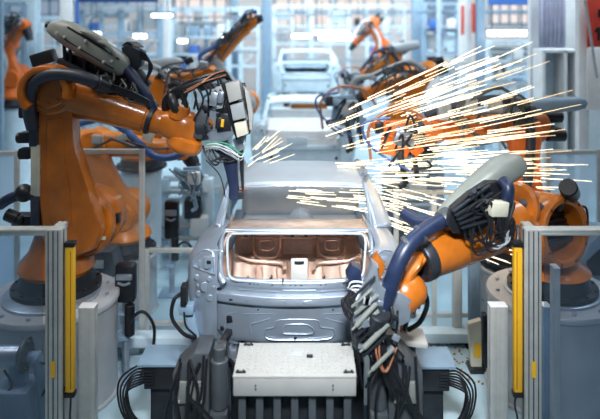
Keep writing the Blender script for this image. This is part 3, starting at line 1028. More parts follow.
MB().prism([P(x, y, YG - .16) for x, y in ((226, 104), (236, 102), (240, 118), (232, 122))], (0, .08, 0), .006).build('core_block', 'black', g)
MB().box(P(219, 123, YG - .14), (.06, .05, .11), Matrix.Rotation(.1, 3, 'Y'), .008).build('sensor', 'black', g)
MB().box(P(222.5, 123, YG - .165), (.028, .02, .075), Matrix.Rotation(.1, 3, 'Y'), .004).build('sensor_tag', 'yellow', g)
MB().prism([P(x, y, YG - .1) for x, y in ((220, 86), (228, 80), (234, 84), (236, 96), (226, 100))], (0, .18, 0), .01).build('clamp_block', 'dark', g)
MB().cyl(P(236, 84, YG), P(250, 126, YG), .03, n=12).cyl(P(240, 96, YG - .1), P(247, 120, YG - .1), .045, n=14).build('pneumatic_cylinder', 'steel', g)
MB().bar(P(222, 140, YG - .02), P(229, 158, YG - .02), .10, .10, bev=.015).loft([MB.ring(P(x, y, YG - .02), V((1, 0, 0)), YA, w * sc, .06, 12, 4) for x, y, w in ((226, 148, 9), (230, 158, 8), (232, 172, 6), (234, 186, 5), (235, 198, 5.5))]).build('lower_electrode_arm', 'hose', g)
MB().box(P(237, 194, YG - .02), (.13, .1, .08), bev=.012).build('electrode_holder', 'dark', g)
MB().loft([MB.ring(P(x, y, YG + .0), V((1, 0, 0)), YA, w * sc, .025, 10, 3) for x, y, w in ((240, 140, 3), (241.5, 155, 2.6), (242, 172, 2), (243, 189, 1.3))]).build('upper_electrode_arm', 'dark', g)
MB().cyl(P(238, 190, YG), P(246, 188.5, YG), .016, n=10).build('electrode_tip', 'copper', g)
MB().bar(P(247, 126, YG), P(238, 150, YG), .05).bar(P(236, 138, YG), P(241, 150, YG), .07).build('arm_pivot', 'steel', g)
cb_ = MB()
rnd = random.Random(5)
for i in range(9):            # bundle sweeping up from the forearm to the top of the gun
    o = rnd.uniform(-4, 4)
    cb_.tube([P(163 + i * 1.2, 112 - i * .6, YG - .05), P(164 + i + o * .3, 98 + o, YG - .1), P(176 + i * 2, 88 + o * 1.1 - i * .3, YG - .14), P(200 + i, 79 + o * .9, YG - .12), P(217 + i * 1.2, 71 + o * .5 + i * .5, YG - .06), P(224 + i, 76 + i, YG)], .014, 6, 5)
for i in range(10):
    x = 176 + i * 5 + rnd.uniform(-3, 3)
    cb_.tube([P(x, 86 - i, YG - .12), P(x + rnd.uniform(2, 9), 97 + rnd.uniform(-4, 4), YG - .16), P(x + rnd.uniform(-4, 8), 113 + rnd.uniform(-6, 8), YG - .12)], .011, 6, 5)
cb_.build('cable_bundle', 'black', g)
bb = MB()
for i in range(2):
    o = i * 3.2
    bb.tube([P(184 + o, 93 - o, YG - .18), P(197 + o, 86 - o * .9, YG - .2), P(212, 78 + o * 1.3 - 3, YG - .16), P(226, 70 + o * 1.6, YG - .1)], .007, 6, 5)
bb.build('copper_cable', 'copper', g)
MB().tube([P(172, 92, YG - .08), P(173, 102, YG - .14), P(179, 113, YG - .12), P(186, 120, YG - .05)], .05, 10).tube([P(170, 86, YG - .05), P(178, 84, YG - .1), P(184, 100, YG - .12), P(186, 112, YG - .1)], .03, 8).build('thick_cable', 'black', g)
for nm, m_, o in (('green_hose', 'green', 0), ('pale_hose', 'white_c', 4), ('grey_hose', 'shell_p', 8)):
    q = MB()
    for j in range(2):
        q.tube([P(205, 143 + o * .6 + j * 2, YG - .1), P(216, 142 + o * .4 + j * 3, YG - .18), P(230, 145 + o + j * 2, YG - .18), P(242, 154 + o * .7, YG - .1), P(246, 144 - o, YG - .04)], .0055, 6, 5)
    q.build(nm, m_, g)
lk = MB()
for i in range(6):
    lk.tube([P(203 + i * 3, 146 + i, YG - .05), P(206 + i * 4, 158 + rnd.uniform(-3, 4), YG - .1), P(216 + i * 4, 165 + rnd.uniform(-8, 3), YG - .1), P(225 + i * 3, 152, YG)], .010, 6, 5)
lk.tube([P(206, 160, YG - .04), P(220, 176, YG - .1), P(226, 200, YG)], .006, 6)
lk.build('hanging_cable', 'dark', g)

# ================================================================ RIGHT FOREGROUND ROBOT
YR = 5.85
bR = P(552, 0, 6.3)
pedestal('grey drum pedestal under the right foreground robot, behind the pane', bR.x, 6.3, .93, .62)
r = thing('industrial_robot', 'orange robot reaching down from the right foreground to the car corner', 'robot', (bR.x, 6.3, .93), 'large foreground robots')
S = P(548, 236, 6.25)
robot_base(r, V((bR.x, 6.3, 0)), .96, S.z - .2, 1.)
axR = V((.50, -.86, .08)).normalized()
sh = MB()
pb = S + V((-.05, -.12, .12))
sh.lathe(pb - axR * .25, pb + axR * .22, [(0, .25), (.08, .31), (.75, .33), (.93, .33), (1., .31), (1., .27), (.96, .25), (.45, .23), (.40, .03)], 44)
sh.bar(S + V((0, .25, -.2)), V((bR.x, 6.4, 1.15)), .42, .3, bev=.05)
so = sh.build('shoulder', 'orange', r)
sv = MB()
d2, u2, v2 = frame(axR)
for i in range(6):
    q = pb + axR * (.0 + .02 * i)
    sv.tube([q + u2 * (.15 - i * .05) - v2 * .2, q + u2 * (.19 - i * .055) + axR * .03, q + u2 * (.14 - i * .05) + v2 * .2], .024, 8)
sv.build('coiled_cable', 'black', so)
sl = MB()
d2, u2, v2 = frame(axR)
for i in range(9):
    a = i / 9 * 2 * math.pi
    q = pb + axR * .215 + (u2 * math.cos(a) + v2 * math.sin(a)) * .29
    sl.cyl(q - axR * .01, q + axR * .012, .012, n=8)
sl.build_each('ring_bolt', 'dark', so)
MB().cyl(P(508, 205, 6.0), P(532, 212, 6.2), .20, n=28, bev=.03).cyl(P(514, 207, 5.95), P(520, 208, 6.0), .23, n=28).build('elbow_drive', 'orange', r)
MB().box(P(534, 208, 5.95), (.16, .12, .1), bev=.03).tube([P(520, 205, 5.9), P(531, 204, 5.9), P(541, 209, 5.95)], .05, 10).build('motor_cover', 'darkp', r)
# link arm leaning towards the camera and the line
Ee = P(506, 225, 5.45)
d_, u_, v_ = frame(Ee - (S + V((-.1, -.2, 0))))
MB().loft([MB.ring((S + V((-.12, -.1, -.02))).lerp(Ee, t), u_, v_, a, b, 20, 3) for t, a, b in ((-.1, .1, .08), (0, .22, .13), (.4, .17, .12), (.8, .17, .12), (1.05, .15, .12), (1.12, .08, .07))]).build('link_arm', 'orange', r)
Wr = P(419, 262, 4.98)
dx = (Wr - Ee).normalized()
MB().lathe(Ee - dx * .18, Wr, [(0, .12), (.04, .17), (.3, .185), (.55, .172), (.8, .16), (.93, .15), (.95, .15)], 36).build('forearm', 'orange', r)
MB().lathe(Ee, Wr, [(.905, .135), (.91, .158), (.985, .158), (1.0, .15), (1.01, .12), (.99, .10)], 36).bolts(Ee.lerp(Wr, .995), dx, .138, .008, .014, 14).build('forearm_collar', 'dark', r)
Wc = P(398, 286, 4.95)
wr = MB()
wr.loft([MB.ring(Wr.lerp(Wc, t), V((.5, 0, 1)).normalized(), YA, a, b, 22, 2.8) for t, a, b in ((-.25, .10, .10), (.1, .12, .11), (.4, .18, .14), (.8, .21, .15), (1.2, .20, .14), (1.5, .14, .11), (1.65, .06, .05))])
wo = wr.build('wrist', 'orange', r)
wa = V((.62, -.30, -.72)).normalized()
MB().lathe(Wc - wa * .02, Wc + wa * .20, [(0, .15), (.2, .175), (.5, .18), (.75, .165), (.95, .13), (1, .10)], 30).bolts(Wc + wa * .2, wa, .08, .011, .012, 8).build('wrist_joint', 'orange', wo)
MB().lathe(Wc - wa * .10, Wc - wa * .01, [(0, .11), (.3, .14), (1, .14)], 28).build('joint_ring', 'dark', wo)
MB().prism([P(372, 262, 4.9), P(378, 255, 4.9), P(386, 268, 4.9), P(376, 292, 4.9), P(368, 296, 4.9)], (0, .14, 0), .02).build('wrist_fork', 'orange', wo)
MB().cyl(Wc, P(382, 306, 4.97), .09, n=24).build('tool_flange', 'dark', wo)
# shell
cs = [(524, 163, 3), (521, 162, 8), (513, 165, 12.5), (502, 170, 14.2), (486, 182, 13.2), (468, 197, 12), (452, 211, 10.5), (445, 217, 9), (442, 219, 6)]
pts = [P(x, y, 5.38 - .3 * i / 8) for i, (x, y, _) in enumerate(cs)]
sR = 5.3 / F
sd = (pts[-1] - pts[0]).normalized()
su = (V((0, 0, 1)) - sd * sd.z).normalized()
sv_ = sd.cross(su)
MB().loft([MB.ring(p, su, sv_, w * sR * 1.05, w * sR, 24, 2.6) for p, (_, _, w) in zip(pts, cs)]).build('hose_shell', 'shell', r, 'grey plastic shell over the hoses')
# dark open side of the shell carrying the cable tray
MB().prism([P(x, y, 4.90 + (x - 446) * .0038) for x, y in ((451, 209), (470, 194), (487, 182), (498, 181), (507, 188), (506, 202), (496, 222), (474, 236), (454, 234), (447, 226))], (0, .1, 0), .02).build('cable_tray', 'black', r)
tr = MB()
for i in range(5):
    tr.bar(P(453 + i * 2, 212 + i * 4, 4.89), P(490 + i * 2.5, 185 + i * 8, 5.02), .016, .03)
tr.bar(P(470, 194, 4.96), P(476, 200, 4.98), .03).bar(P(480, 192, 5.0), P(487, 207, 5.02), .03)
tr.build_each('tray_rib', 'dark', r)
MB().cyl(P(474, 191, 5.0), P(474, 191, 4.95), .022, n=10).cyl(P(479, 187, 5.02), P(479, 187, 4.97), .014, n=10).cyl(P(486, 200, 5.05), P(486, 200, 4.99), .012, n=10).build_each('tray_bolt', 'dark', r)
MB().corrugated([P(503, 181, 5.10), P(508, 188, 5.03), P(507, 200, 5.02), P(503, 212, 5.06)], .05, 14, .018).build('hose', 'hose', r)
MB().corrugated([P(447, 219, 5.06), P(434, 225, 4.98), P(418, 236, 4.86), P(406, 249, 4.78), P(397, 267, 4.74), P(389, 290, 4.74), P(381, 312, 4.76), P(376, 328, 4.82)], .062, 14, .03).build('hose', 'hose', r, 'thick dark blue hose')
MB().corrugated([P(446, 226, 5.14), P(432, 222, 5.2), P(418, 222, 5.26), P(405, 214, 5.4)], .055, 12, .02).build('hose', 'hose', r)
for x, y, Y in ((446, 219, 5.05), (408, 245, 4.81), (421, 234, 4.89)):
    p = P(x, y, Y)
    d3 = V((-.75, -.1, -.55)).normalized()
    MB().cyl(p - d3 * .02, p + d3 * .02, .074, n=18).build('hose_ring', 'darkp', r)
MB().cyl(P(450, 215, 5.1), P(441, 222, 5.05), .08, n=20).build('shell_cuff', 'darkp', r)
MB().box(P(497, 208, 4.98), (.15, .10, .115), Matrix.Rotation(.12, 3, 'Y') @ Matrix.Rotation(.35, 3, 'Z'), .012).build('junction_box', 'cream', r, 'cream junction box')
cb_ = MB()
rnd = random.Random(9)
for i in range(9):
    a = (rnd.uniform(455, 500), rnd.uniform(200, 225))
    b = (rnd.uniform(485, 518), rnd.uniform(225, 245))
    cb_.tube([P(*a, 4.95), P((a[0] + b[0]) / 2 + rnd.uniform(-10, 12), max(a[1], b[1]) + rnd.uniform(2, 14), 4.94), P(b[0], b[1], 4.98), P(b[0] + 2, b[1] - 25, 5.04)], .009, 6, 5)
for i in range(8):
    cb_.tube([P(490 + i * 3.5, 208 + rnd.uniform(-6, 6), 5.0), P(492 + rnd.uniform(-8, 22), 228 + rnd.uniform(-8, 8), 4.97), P(500 + rnd.uniform(-6, 16), 242 + rnd.uniform(-7, 5), 5.0), P(512 + i, 226, 5.05)], .013, 6, 5)
for i in range(8):
    cb_.tube([P(456 + i * 5, 196 - i * 2 + 20, 4.92), P(474 + i * 3, 207 + rnd.uniform(-8, 16), 4.95), P(502, 192 + i * 4, 5.03)], .010, 6, 5)
cb_.build('cable_bundle', 'black', r)
lt = MB()
for i in range(3):
    lt.tube([P(478 + i * 3, 238, 4.99), P(492 + i * 4, 252 - i * 3, 4.95), P(506 + i * 2, 238, 4.97), P(504, 216, 5.0)], .006, 6, 5)
lt.build('pale_cable', 'shell_p', r)
# grab handle on the shoulder top
MB().tube([P(558, 210, 6.0), P(563, 201, 5.98), P(568, 193, 6.0)], .026, 12).cyl(P(568, 187, 5.92), P(571, 194, 6.06), .085, n=20).tube([P(575, 206, 6.1), P(586, 208, 6.1), P(588, 224, 6.1)], .012, 6).build('hose_elbow', 'black', r)

# right welding tool at the car corner
YT = 4.85
g = thing('spot_welding_gun', 'dark spot welding gun with cables at the lower right corner of the nearest car', 'welding gun', P(370, 360, YT), 'large foreground welding guns')
MB().prism([P(x, y, YT - .16) for x, y in ((362, 292), (372, 262), (379, 268), (378, 285), (390, 292), (386, 312), (372, 330), (360, 336), (352, 330))], (0, .10, 0), .012).build('frame_plate', 'steel', g)
MB().prism([P(x, y, YT - .17) for x, y in ((352, 326), (362, 318), (376, 336), (372, 352), (360, 358), (352, 344))], (0, .18, 0), .012).build('gearbox', 'dark', g)
MB().prism([P(x, y, YT - .10) for x, y in ((384, 296), (400, 292), (412, 300), (410, 322), (394, 330), (382, 318))], (0, .12, 0), .012).build('transformer', 'steel', g)
MB().prism([P(x, y, YT + .18) for x, y in ((346, 276), (352, 265), (361, 270), (362, 285), (354, 292))], (0, .12, 0), .01).build('upper_jaw', 'hose', g)
rg = random.Random(44)
for i in range(9):
    x0_, y0_ = 351 + i * 1.5 + rg.uniform(-2, 2), 300 + i * 7
    dx_ = rg.uniform(18, 30)
    MB().bar(P(x0_, y0_, YT - .19), P(x0_ + dx_, y0_ - dx_ * rg.uniform(.75, 1.0), YT - .19), rg.uniform(.012, .026), .025).build('linkage', rg.choice(('steel', 'dark', 'shell', 'dark')), g)
for x0_, y0_, x1_, y1_, rr_ in ((356, 326, 376, 304, .018), (364, 348, 388, 324, .02), (372, 370, 394, 348, .016)):
    MB().cyl(P(x0_, y0_, YT - .21), P(x1_, y1_, YT - .21), rr_, n=14).cyl(P(x0_, y0_, YT - .21), P(x0_ - 4, y0_ + 4, YT - .21), rr_ * .5, n=10).build('pneumatic_cylinder', 'shell', g)
for i in range(8):
    MB().box(P(rg.uniform(356, 396), rg.uniform(300, 350), YT - .20), (rg.uniform(.03, .06), .03, rg.uniform(.03, .07)), Matrix.Rotation(rg.uniform(-.8, .8), 3, 'Y'), .005).build('valve_block', rg.choice(('steel', 'black', 'shell_p', 'black')), g)
wb = MB()
rnd = random.Random(21)
for i in range(17):
    a = (rnd.uniform(352, 398), rnd.uniform(282, 340))
    b = (rnd.uniform(356, 404), rnd.uniform(335, 392))
    wb.tube([P(*a, YT - .10), P((a[0] + b[0]) / 2 + rnd.uniform(-14, 14), (a[1] + b[1]) / 2 + rnd.uniform(-10, 10), YT - .17), P(*b, YT - .12)], rnd.uniform(.006, .013), 6, 5)
for i in range(9):
    wb.tube([P(347 + i, 296 - i, YT + .1), P(342 + i * 1.5, 306 + rnd.uniform(-5, 5), YT + .02), P(352 + i * 2, 318 + rnd.uniform(-6, 6), YT), P(360, 306, YT)], .012, 6, 5)
for i in range(5):
    wb.tube([P(374 + i, 322, YT - .05), P(373 + i * 2, 340, YT - .14), P(378 + i * 3, 362, YT - .16), P(392 + i * 4, 395, YT - .1)], .013, 6, 5)
wb.build('cable_bundle', 'black', g)
wb = MB()
for i in range(2):
    wb.tube([P(378 + i * 5, 330, YT - .15), P(376 + i * 3, 352, YT - .19), P(384 + i * 2, 372, YT - .19), P(394 + i * 3, 356 - i * 9, YT - .16)], .007, 6, 5)
wb.build('red_cable', 'copper', g, 'reddish cable')
wb = MB()
for i in range(6):
    wb.tube([P(348 + i * 2, 288 + i, YT - .02), P(352 + i * 3, 282 + i * 4, YT - .05), P(364 + i, 284 + i * 5, YT - .06), P(356, 300 + i * 6, YT - .08)], .006, 6, 5)
wb.build('pale_cable', 'white_c', g)
MB().cyl(P(394, 330, YT), P(398, 290, YT), .02, n=10).cyl(P(380, 312, YT - .17), P(374, 332, YT - .1), .085, n=20).build('hose_fitting', 'dark', g)

# ================================================================ BACKGROUND ROBOTS
def pedestal_for(label, x, y, z0, r_=.45, m='drum'):
    return pedestal(label, x, y, z0 - .03, r_, m)


def place_robot(label, plabel, Y, Sp, Ep, Wp, Tp, bpx, k=1., h=.62, **kw):
    S_, E_, W_, T_ = P(*Sp, Y), P(*Ep, Y), P(*Wp, Y - .1), P(*Tp, Y - .15)
    b = P(bpx, 0, Y)
    z0 = max(.3, S_.z - h * k)
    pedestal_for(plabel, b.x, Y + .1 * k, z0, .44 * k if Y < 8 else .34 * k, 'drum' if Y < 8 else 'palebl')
    if 'shellpx' in kw:
        a, c = kw.pop('shellpx')
        kw['shell'] = (P(*a, Y - .1), P(*c, Y - .1))
    if 'hosepx' in kw:
        kw['hosepts'] = [P(x, y, Y - .22) for x, y in kw.pop('hosepx')]
    return simple_robot(label, S_, E_, W_, T_, (b.x, Y + .1 * k), z0, k, **kw)


place_robot('bright orange robot with blue hose directly behind the left foreground robot', 'drum pedestal of the orange robot behind the left foreground robot', 7.9,
            (124, 214), (94, 144), (178, 150), (196, 168), 122, .92, .5, clutter=4, hosepx=[(70, 126), (88, 121), (104, 119), (122, 128), (140, 144), (154, 156), (172, 157), (190, 150)], motors=False)
place_robot('red-orange robot with black motors behind the sparks at the right', 'drum pedestal of the red-orange robot behind the sparks', 7.45,
            (522, 215), (522, 128), (440, 128), (405, 138), 522, 1.12, .5, m='orange_r', hose='hose_br', shellpx=((587, 103), (500, 108)), shell_w=.62, shell_m='bluegrey')
place_robot('orange robot with raised forearm left of the second car body', 'pedestal of the raised-forearm robot left of the second car', 11.2,
            (246, 104), (212, 62), (250, 24), (262, 18), 216, .82, .6, link_m='shell_p', hosepx=[(205, 66), (200, 56), (215, 46), (235, 30), (247, 13), (257, 12)], shellpx=((183, 62), (130, 66)))
place_robot('orange robot half hidden behind the left welding gun', 'pedestal of the robot half hidden behind the left welding gun', 9.2,
            (146, 132), (160, 84), (205, 74), (222, 78), 140, .85, .6, hose='shell_p', hosepx=[(128, 68), (145, 64), (163, 72), (173, 88), (180, 104)])
place_robot('orange robot with looping grey hose right of the second car body', 'pedestal of the robot right of the second car', 10.4,
            (402, 118), (422, 74), (372, 92), (352, 104), 420, .9, .6, hose='shell_p', hosepx=[(425, 70), (410, 62), (390, 68), (372, 76), (355, 80), (350, 98)])
place_robot('orange robot with grey shell right of the farthest car body', 'pedestal of the grey-shelled robot right of the farthest car', 13.6,
            (410, 78), (392, 56), (368, 72), (355, 88), 405, .85, .6, hose='hose', shellpx=((420, 44), (388, 50)))
place_robot('small orange robot with raised arm and white hose at the line end', 'pedestal of the small far robot near the line end', 19.,
            (384, 48), (372, 26), (358, 40), (350, 50), 380, .9, .55, m='orange_r', hose='white_c')
place_robot('distant orange robot behind the fence at the far left edge', 'pedestal of the distant robot at the far left edge', 13.2,
            (14, 78), (6, 44), (22, 28), (30, 40), 14, .95, .6, m='orange_r', hose='shell_p')
arm_gun('dark blue welding tool beside the right side of the second car roof', 1.2, 10.0, (346, 112), ('bluegrey', 'dark', 'shell_p'), seed=4)
arm_gun('pale welding tool on the robot right of the farthest car', .9, 13.2, (352, 82), ('shell_p', 'dark', 'bluegrey'), seed=6)
arm_gun('grey welding tool behind the left gun near the second car', 1.0, 8.9, (232, 96), ('bluegrey', 'dark', 'steel'), seed=8, loops=False)
arm_gun('blue-grey welding tool low on the bright orange left robot', .7, 7.55, (192, 180), ('bluegrey', 'bluegrey', 'white'), seed=12, loops=False)
arm_gun('grey welding tool in the sparks on the red-orange robot', 1.0, 7.0, (398, 140), ('orange_r', 'dark', 'steel'), seed=15)


# ================================================================ FENCES
def fence(label, Y, px0, px1, pyt, nposts, rails, pane=True, group='aluminium framed fence panels', w=.05, zb=.12, pm='pane_f'):
    a, b = P(px0, pyt, Y), P(px1, pyt, Y)
    r_ = thing('safety_fence', label, 'fence', ((a.x + b.x) / 2, Y, 0), group)
    for i in range(nposts):
        x = a.x + (b.x - a.x) * i / (nposts - 1)
        m = MB()
        profile(m, (x, Y, 0), (x, Y, a.z), w, w, V((1, 0, 0)))
        m.build('post', 'alu', r_)
    for py in [pyt] + list(rails):
        z = P(0, py, Y).z - w / 2
        m = MB()
        m.bar((a.x - w / 2, Y, z), (b.x + w / 2, Y, z), w, w * .9)
        m.build('rail', 'alu', r_)
    m = MB().bar((a.x, Y, zb), (b.x, Y, zb), w, w * .9)
    m.build('rail', 'alu', r_)
    if pane:
        for i in range(nposts - 1):
            xa = a.x + (b.x - a.x) * i / (nposts - 1) + w / 2
            xb = a.x + (b.x - a.x) * (i + 1) / (nposts - 1) - w / 2
            MB().box(((xa + xb) / 2, Y, (zb + a.z) / 2), (xb - xa, .006, a.z - zb - w), bev=0).build('pane', pm, r_)
    return r_


fence('fence panel with bright frame in front of the bright orange left robot', 6.95, 72, 142, 149, 2, (330,))
fence('low fence panel left of the nearest car body', 7.35, 147, 199, 248, 2, ())
fence('fence at the far left edge beside the left foreground robot', 8.0, -70, 17, 151, 3, (), pm='pane_w')
fence('pale fence with a high rail at the right edge behind the black motors', 8.4, 548, 650, 150, 3, (), pm='pane_w')
fence('fence seen under the right foreground robot arm', 7.55, 396, 472, 190, 3, ())
fence('rear fence left of the second car body', 10.5, 150, 222, 186, 3, ())
fence('tall distant fence across the left background', 15.5, -40, 110, 55, 6, (78,))
fence('tall distant fence across the right background', 14.5, 440, 560, 62, 5, (84,))

# sliding guard post pair on the right, seen below the arm
short_post('beige profile post standing under the right robot arm', 453, 461, 236, 7.2)
short_post('blue-grey profile post beside the beige one under the right arm', 469, 479, 236, 7.1, m='bluegrey')


# ================================================================ FLOOR-STANDING FOREGROUND UNITS
# sensor column, left
def sensor_column(label, px, pyt, Y, headw=20, tail=True):
    b = P(px, pyt, Y)
    k = Y / F
    r_ = thing('sensor_column', label, 'sensor column', (b.x, Y, 0), 'sensor heads on poles')
    x = b.x
    zt_ = b.z
    hh = 38 * k
    MB().box((x, Y, zt_ - hh / 2), (headw * k, .13, hh), bev=.03).build('sensor_head', 'black', r_)
    MB().box((x, Y - .06, zt_ - hh * .30), (headw * k * .8, .05, hh * .16), bev=.012).tube([(x - .06, Y - .07, zt_ - hh * .45), (x, Y - .08, zt_ - hh * .49), (x + .06, Y - .07, zt_ - hh * .45)], .014, 8).build('lens_band', 'steel', r_)
    MB().cyl((x, Y, .02), (x, Y, zt_ - hh + .01), .035, n=16).build('pole', 'steel', r_)
    MB().box((x, Y, zt_ - hh - .12), (.2, .1, .02)).box((x - .02, Y, zt_ - hh - .35), (.12, .12, .05), bev=.01).build('bracket', 'bluegrey', r_)
    MB().cyl((x + .05, Y - .05, .45), (x + .05, Y - .05, .75), .05, n=16).build('filter_bowl', 'black', r_)
    MB().box((x, Y, .012), (.3, .3, .024), bev=.004).build('base_plate', 'bluegrey', r_)
    if tail:
        MB().tube([(x + .05, Y - .05, .5), (x + .09, Y - .1, .64), (x + .2, Y - .1, .70), (x + .30, Y - .1, .56), (x + .29, Y - .12, .34), (x + .2, Y - .1, .16), (x + .15, Y, .02)], .016, 8).build('cable', 'black', r_)
    return r_


sensor_column('black sensor head on a steel pole between left robot and car', 126, 263, 6.45)
sensor_column('black sensor head on a pole left of the right yellow bar', 490, 250, 7.45, 12, False)
sensor_column('distant black sensor head on a pole behind the low left fence', 172, 200, 8.4, 14)

# dark bases at each side of the platform
def clamp_unit(label, px0, px1, pyt, Y, flip):
    a, b = P(px0, pyt, Y), P(px1, pyt, Y)
    x, w = (a.x + b.x) / 2, b.x - a.x
    zt_ = a.z
    r_ = thing('clamping_unit', label, 'clamping unit', (x, Y, 0), 'dark clamping units beside the step box')
    s_ = -1 if flip else 1
    MB().prism([(x - w / 2, Y - .14, 0), (x + w / 2, Y - .14, 0), (x + w / 2, Y - .14, zt_ - (.0 if s_ > 0 else .16)), (x + s_ * w * .1, Y - .14, zt_), (x - w / 2, Y - .14, zt_ - (.16 if s_ > 0 else 0))], (0, .3, 0), .02).build('housing', 'darkp', r_)
    MB().box((x, Y - .15, zt_ - .28), (w * .7, .03, .16), bev=.01).build('access_cover', 'shell', r_)
    bo = MB()
    for dx_ in (-.3, .3):
        for dz in (-.22, -.34):
            bo.cyl((x + dx_ * w, Y - .164, zt_ + dz), (x + dx_ * w, Y - .18, zt_ + dz), .009, n=8)
    bo.build('cover_bolt', 'alu', r_)
    xi = x + s_ * (w / 2 + .07)
    MB().cyl((xi, Y - .1, zt_ - .42), (xi, Y - .1, zt_ - .06), .065, n=20).cyl((xi, Y - .1, zt_ - .1), (xi, Y - .1, zt_ + .03), .045, n=16).box((xi, Y - .1, zt_ - .52), (.13, .2, .2), bev=.01).build('servo_motor', 'darkp', r_)
    MB().box((xi - s_ * .01, Y, zt_ / 2 - .15), (.15, .2, zt_ - .3), bev=.01).build('motor_mount', 'dark', r_)
    MB().bar((xi, Y, zt_ - .1), (xi, Y + .08, zt_ - .02), .07).bar((xi, Y + .08, zt_ - .03), (xi + s_ * .04, Y + .2, zt_ + .0), .05).build('clamp_arm', 'black', r_)
    cc = MB()
    rr = random.Random(px0)
    for i in range(9):
        xa = x + rr.uniform(-.3, .6) * w * s_
        cc.tube([(xa, Y - .16, zt_ - rr.uniform(0, .1)), (xa + rr.uniform(-.1, .1), Y - .22, zt_ - .25), (xa + rr.uniform(-.12, .12), Y - .2, zt_ - .5), (xa + rr.uniform(-.1, .1), Y - .16, zt_ - .8)], rr.uniform(.007, .014), 6, 5)
    cc.build('cable_bundle', 'black', r_)
    return r_


clamp_unit('dark grey clamping unit at the left end of the step box', 176, 212, 344, 4.95, False)
clamp_unit('dark grey clamping unit at the right end of the step box', 386, 420, 344, 4.95, True)
# hydraulic jacks that carry the rear corners
for sg, px in ((-1, 228), (1, 352)):
    q = P(px, 322, 5.2)
    lf = thing('locating_stand', 'dark locating stand under the %s rear corner of the nearest car' % ('left' if sg < 0 else 'right'), 'stand', (q.x, 5.35, 0), 'locating stands under the nearest car')
    MB().box((q.x, 5.35, .40), (.2, .22, .80), bev=.012).build('column', 'dark', lf)
    MB().box((q.x, 5.35, .83), (.12, .14, .10), bev=.01).cyl((q.x, 5.35, .86), (q.x, 5.35, .913), .03, n=14).build('locating_pin', 'steel', lf)
    MB().tube([(q.x - .1, 5.23, .7), (q.x - .05, 5.18, .86), (q.x + .04, 5.2, .8), (q.x + .03, 5.22, .5)], .016, 8).build('air_hose', 'black', lf)
# side bump stop at the car's left flank
bs = thing('side_clamp', 'black clamp holding the left flank of the nearest car body', 'clamp', P(184, 330, 5.3), None)
MB().box(P(184.5, 294, 5.28), (.05, .1, .16), bev=.008).build('pad', 'black', bs)
MB().box(P(187, 308, 5.3), (.12, .1, .08), bev=.01).bar(P(190, 312, 5.32), P(197, 342, 5.3), .07).bar(P(197, 342, 5.3), V((P(197, 0, 5.3).x, 5.3, 0)), .08).build('arm', 'bluegrey', bs)
MB().tube([P(182, 293, 5.26), P(174, 300, 5.2), P(172, 318, 5.2), P(184, 334, 5.2), P(196, 338, 5.25)], .016, 8).tube([P(184, 312, 5.24), P(186, 326, 5.2), P(196, 336, 5.22)], .009, 6).build('cable', 'black', bs)

# cabinets with cable loops at floor level
def cable_box(label, px0, px1, pyt, Y, flip):
    a, b = P(px0, pyt, Y), P(px1, pyt, Y)
    x, w = (a.x + b.x) / 2, b.x - a.x
    s_ = -1 if flip else 1
    r_ = thing('terminal_box', label, 'terminal box', (x, Y, 0), 'black terminal boxes with looping cables')
    MB().box((x, Y, a.z - .10), (w, .3, .2), bev=.012).build('housing', 'black', r_)
    MB().box((x, Y, (a.z - .2) / 2), (w * .7, .2, a.z - .19), bev=.01).build('stand', 'dark', r_)
    MB().box((x, Y, a.z + .012), (w + .1, .34, .024), bev=.004).build('top_plate', 'bluegrey', r_)
    cc = MB()
    for i in range(8):
        z = a.z - .03 - i * .016
        e = x - s_ * (w / 2)
        cc.tube([(e + s_ * .03, Y - .12, z), (e - s_ * (.06 + .010 * i), Y - .15 - .012 * i, z + .03 - .01 * i), (e - s_ * (.21 - .022 * i), Y - .16 - .012 * i, z - .10 - .02 * i), (e - s_ * (.19 - .028 * i), Y - .16, z - .35), (e - s_ * (.06 - .01 * i), Y - .14, max(.03, z - .55))], .009, 6, 5)
    cc.build('cable_loop', 'black', r_)
    pl = MB()
    for i in range(6):
        pl.box((x - s_ * (w / 2 - .05), Y - .155, a.z - .04 - i * .025), (.07, .03, .016), bev=.003)
    pl.build('plug', 'dark', r_)
    return r_


cable_box('black terminal box with looping cables left of the step box', 148, 182, 357, 5.7, False)
cable_box('black terminal box with looping cables right of the step box', 414, 446, 359, 5.7, True)

# steel base frames on the floor
for lab, pa, pb_, py, Y in (('long pale blue floor frame left of the car', 112, 196, 334, 6.8), ('long pale blue floor frame right of the car', 398, 484, 330, 7.1)):
    a, b = P(pa, py, Y), P(pb_, py, Y)
    fr = thing('floor_frame', lab, 'floor frame', ((a.x + b.x) / 2, Y, 0), 'steel floor frames')
    MB().bar((a.x, Y, a.z - .05), (b.x, Y, a.z - .05), .1, .18).build('beam', 'palebl', fr)
    for t in (.06, .5, .94):
        x = a.x + (b.x - a.x) * t
        MB().bar((x, Y, 0), (x, Y, a.z - .099), .08).build('foot', 'bluegrey', fr)

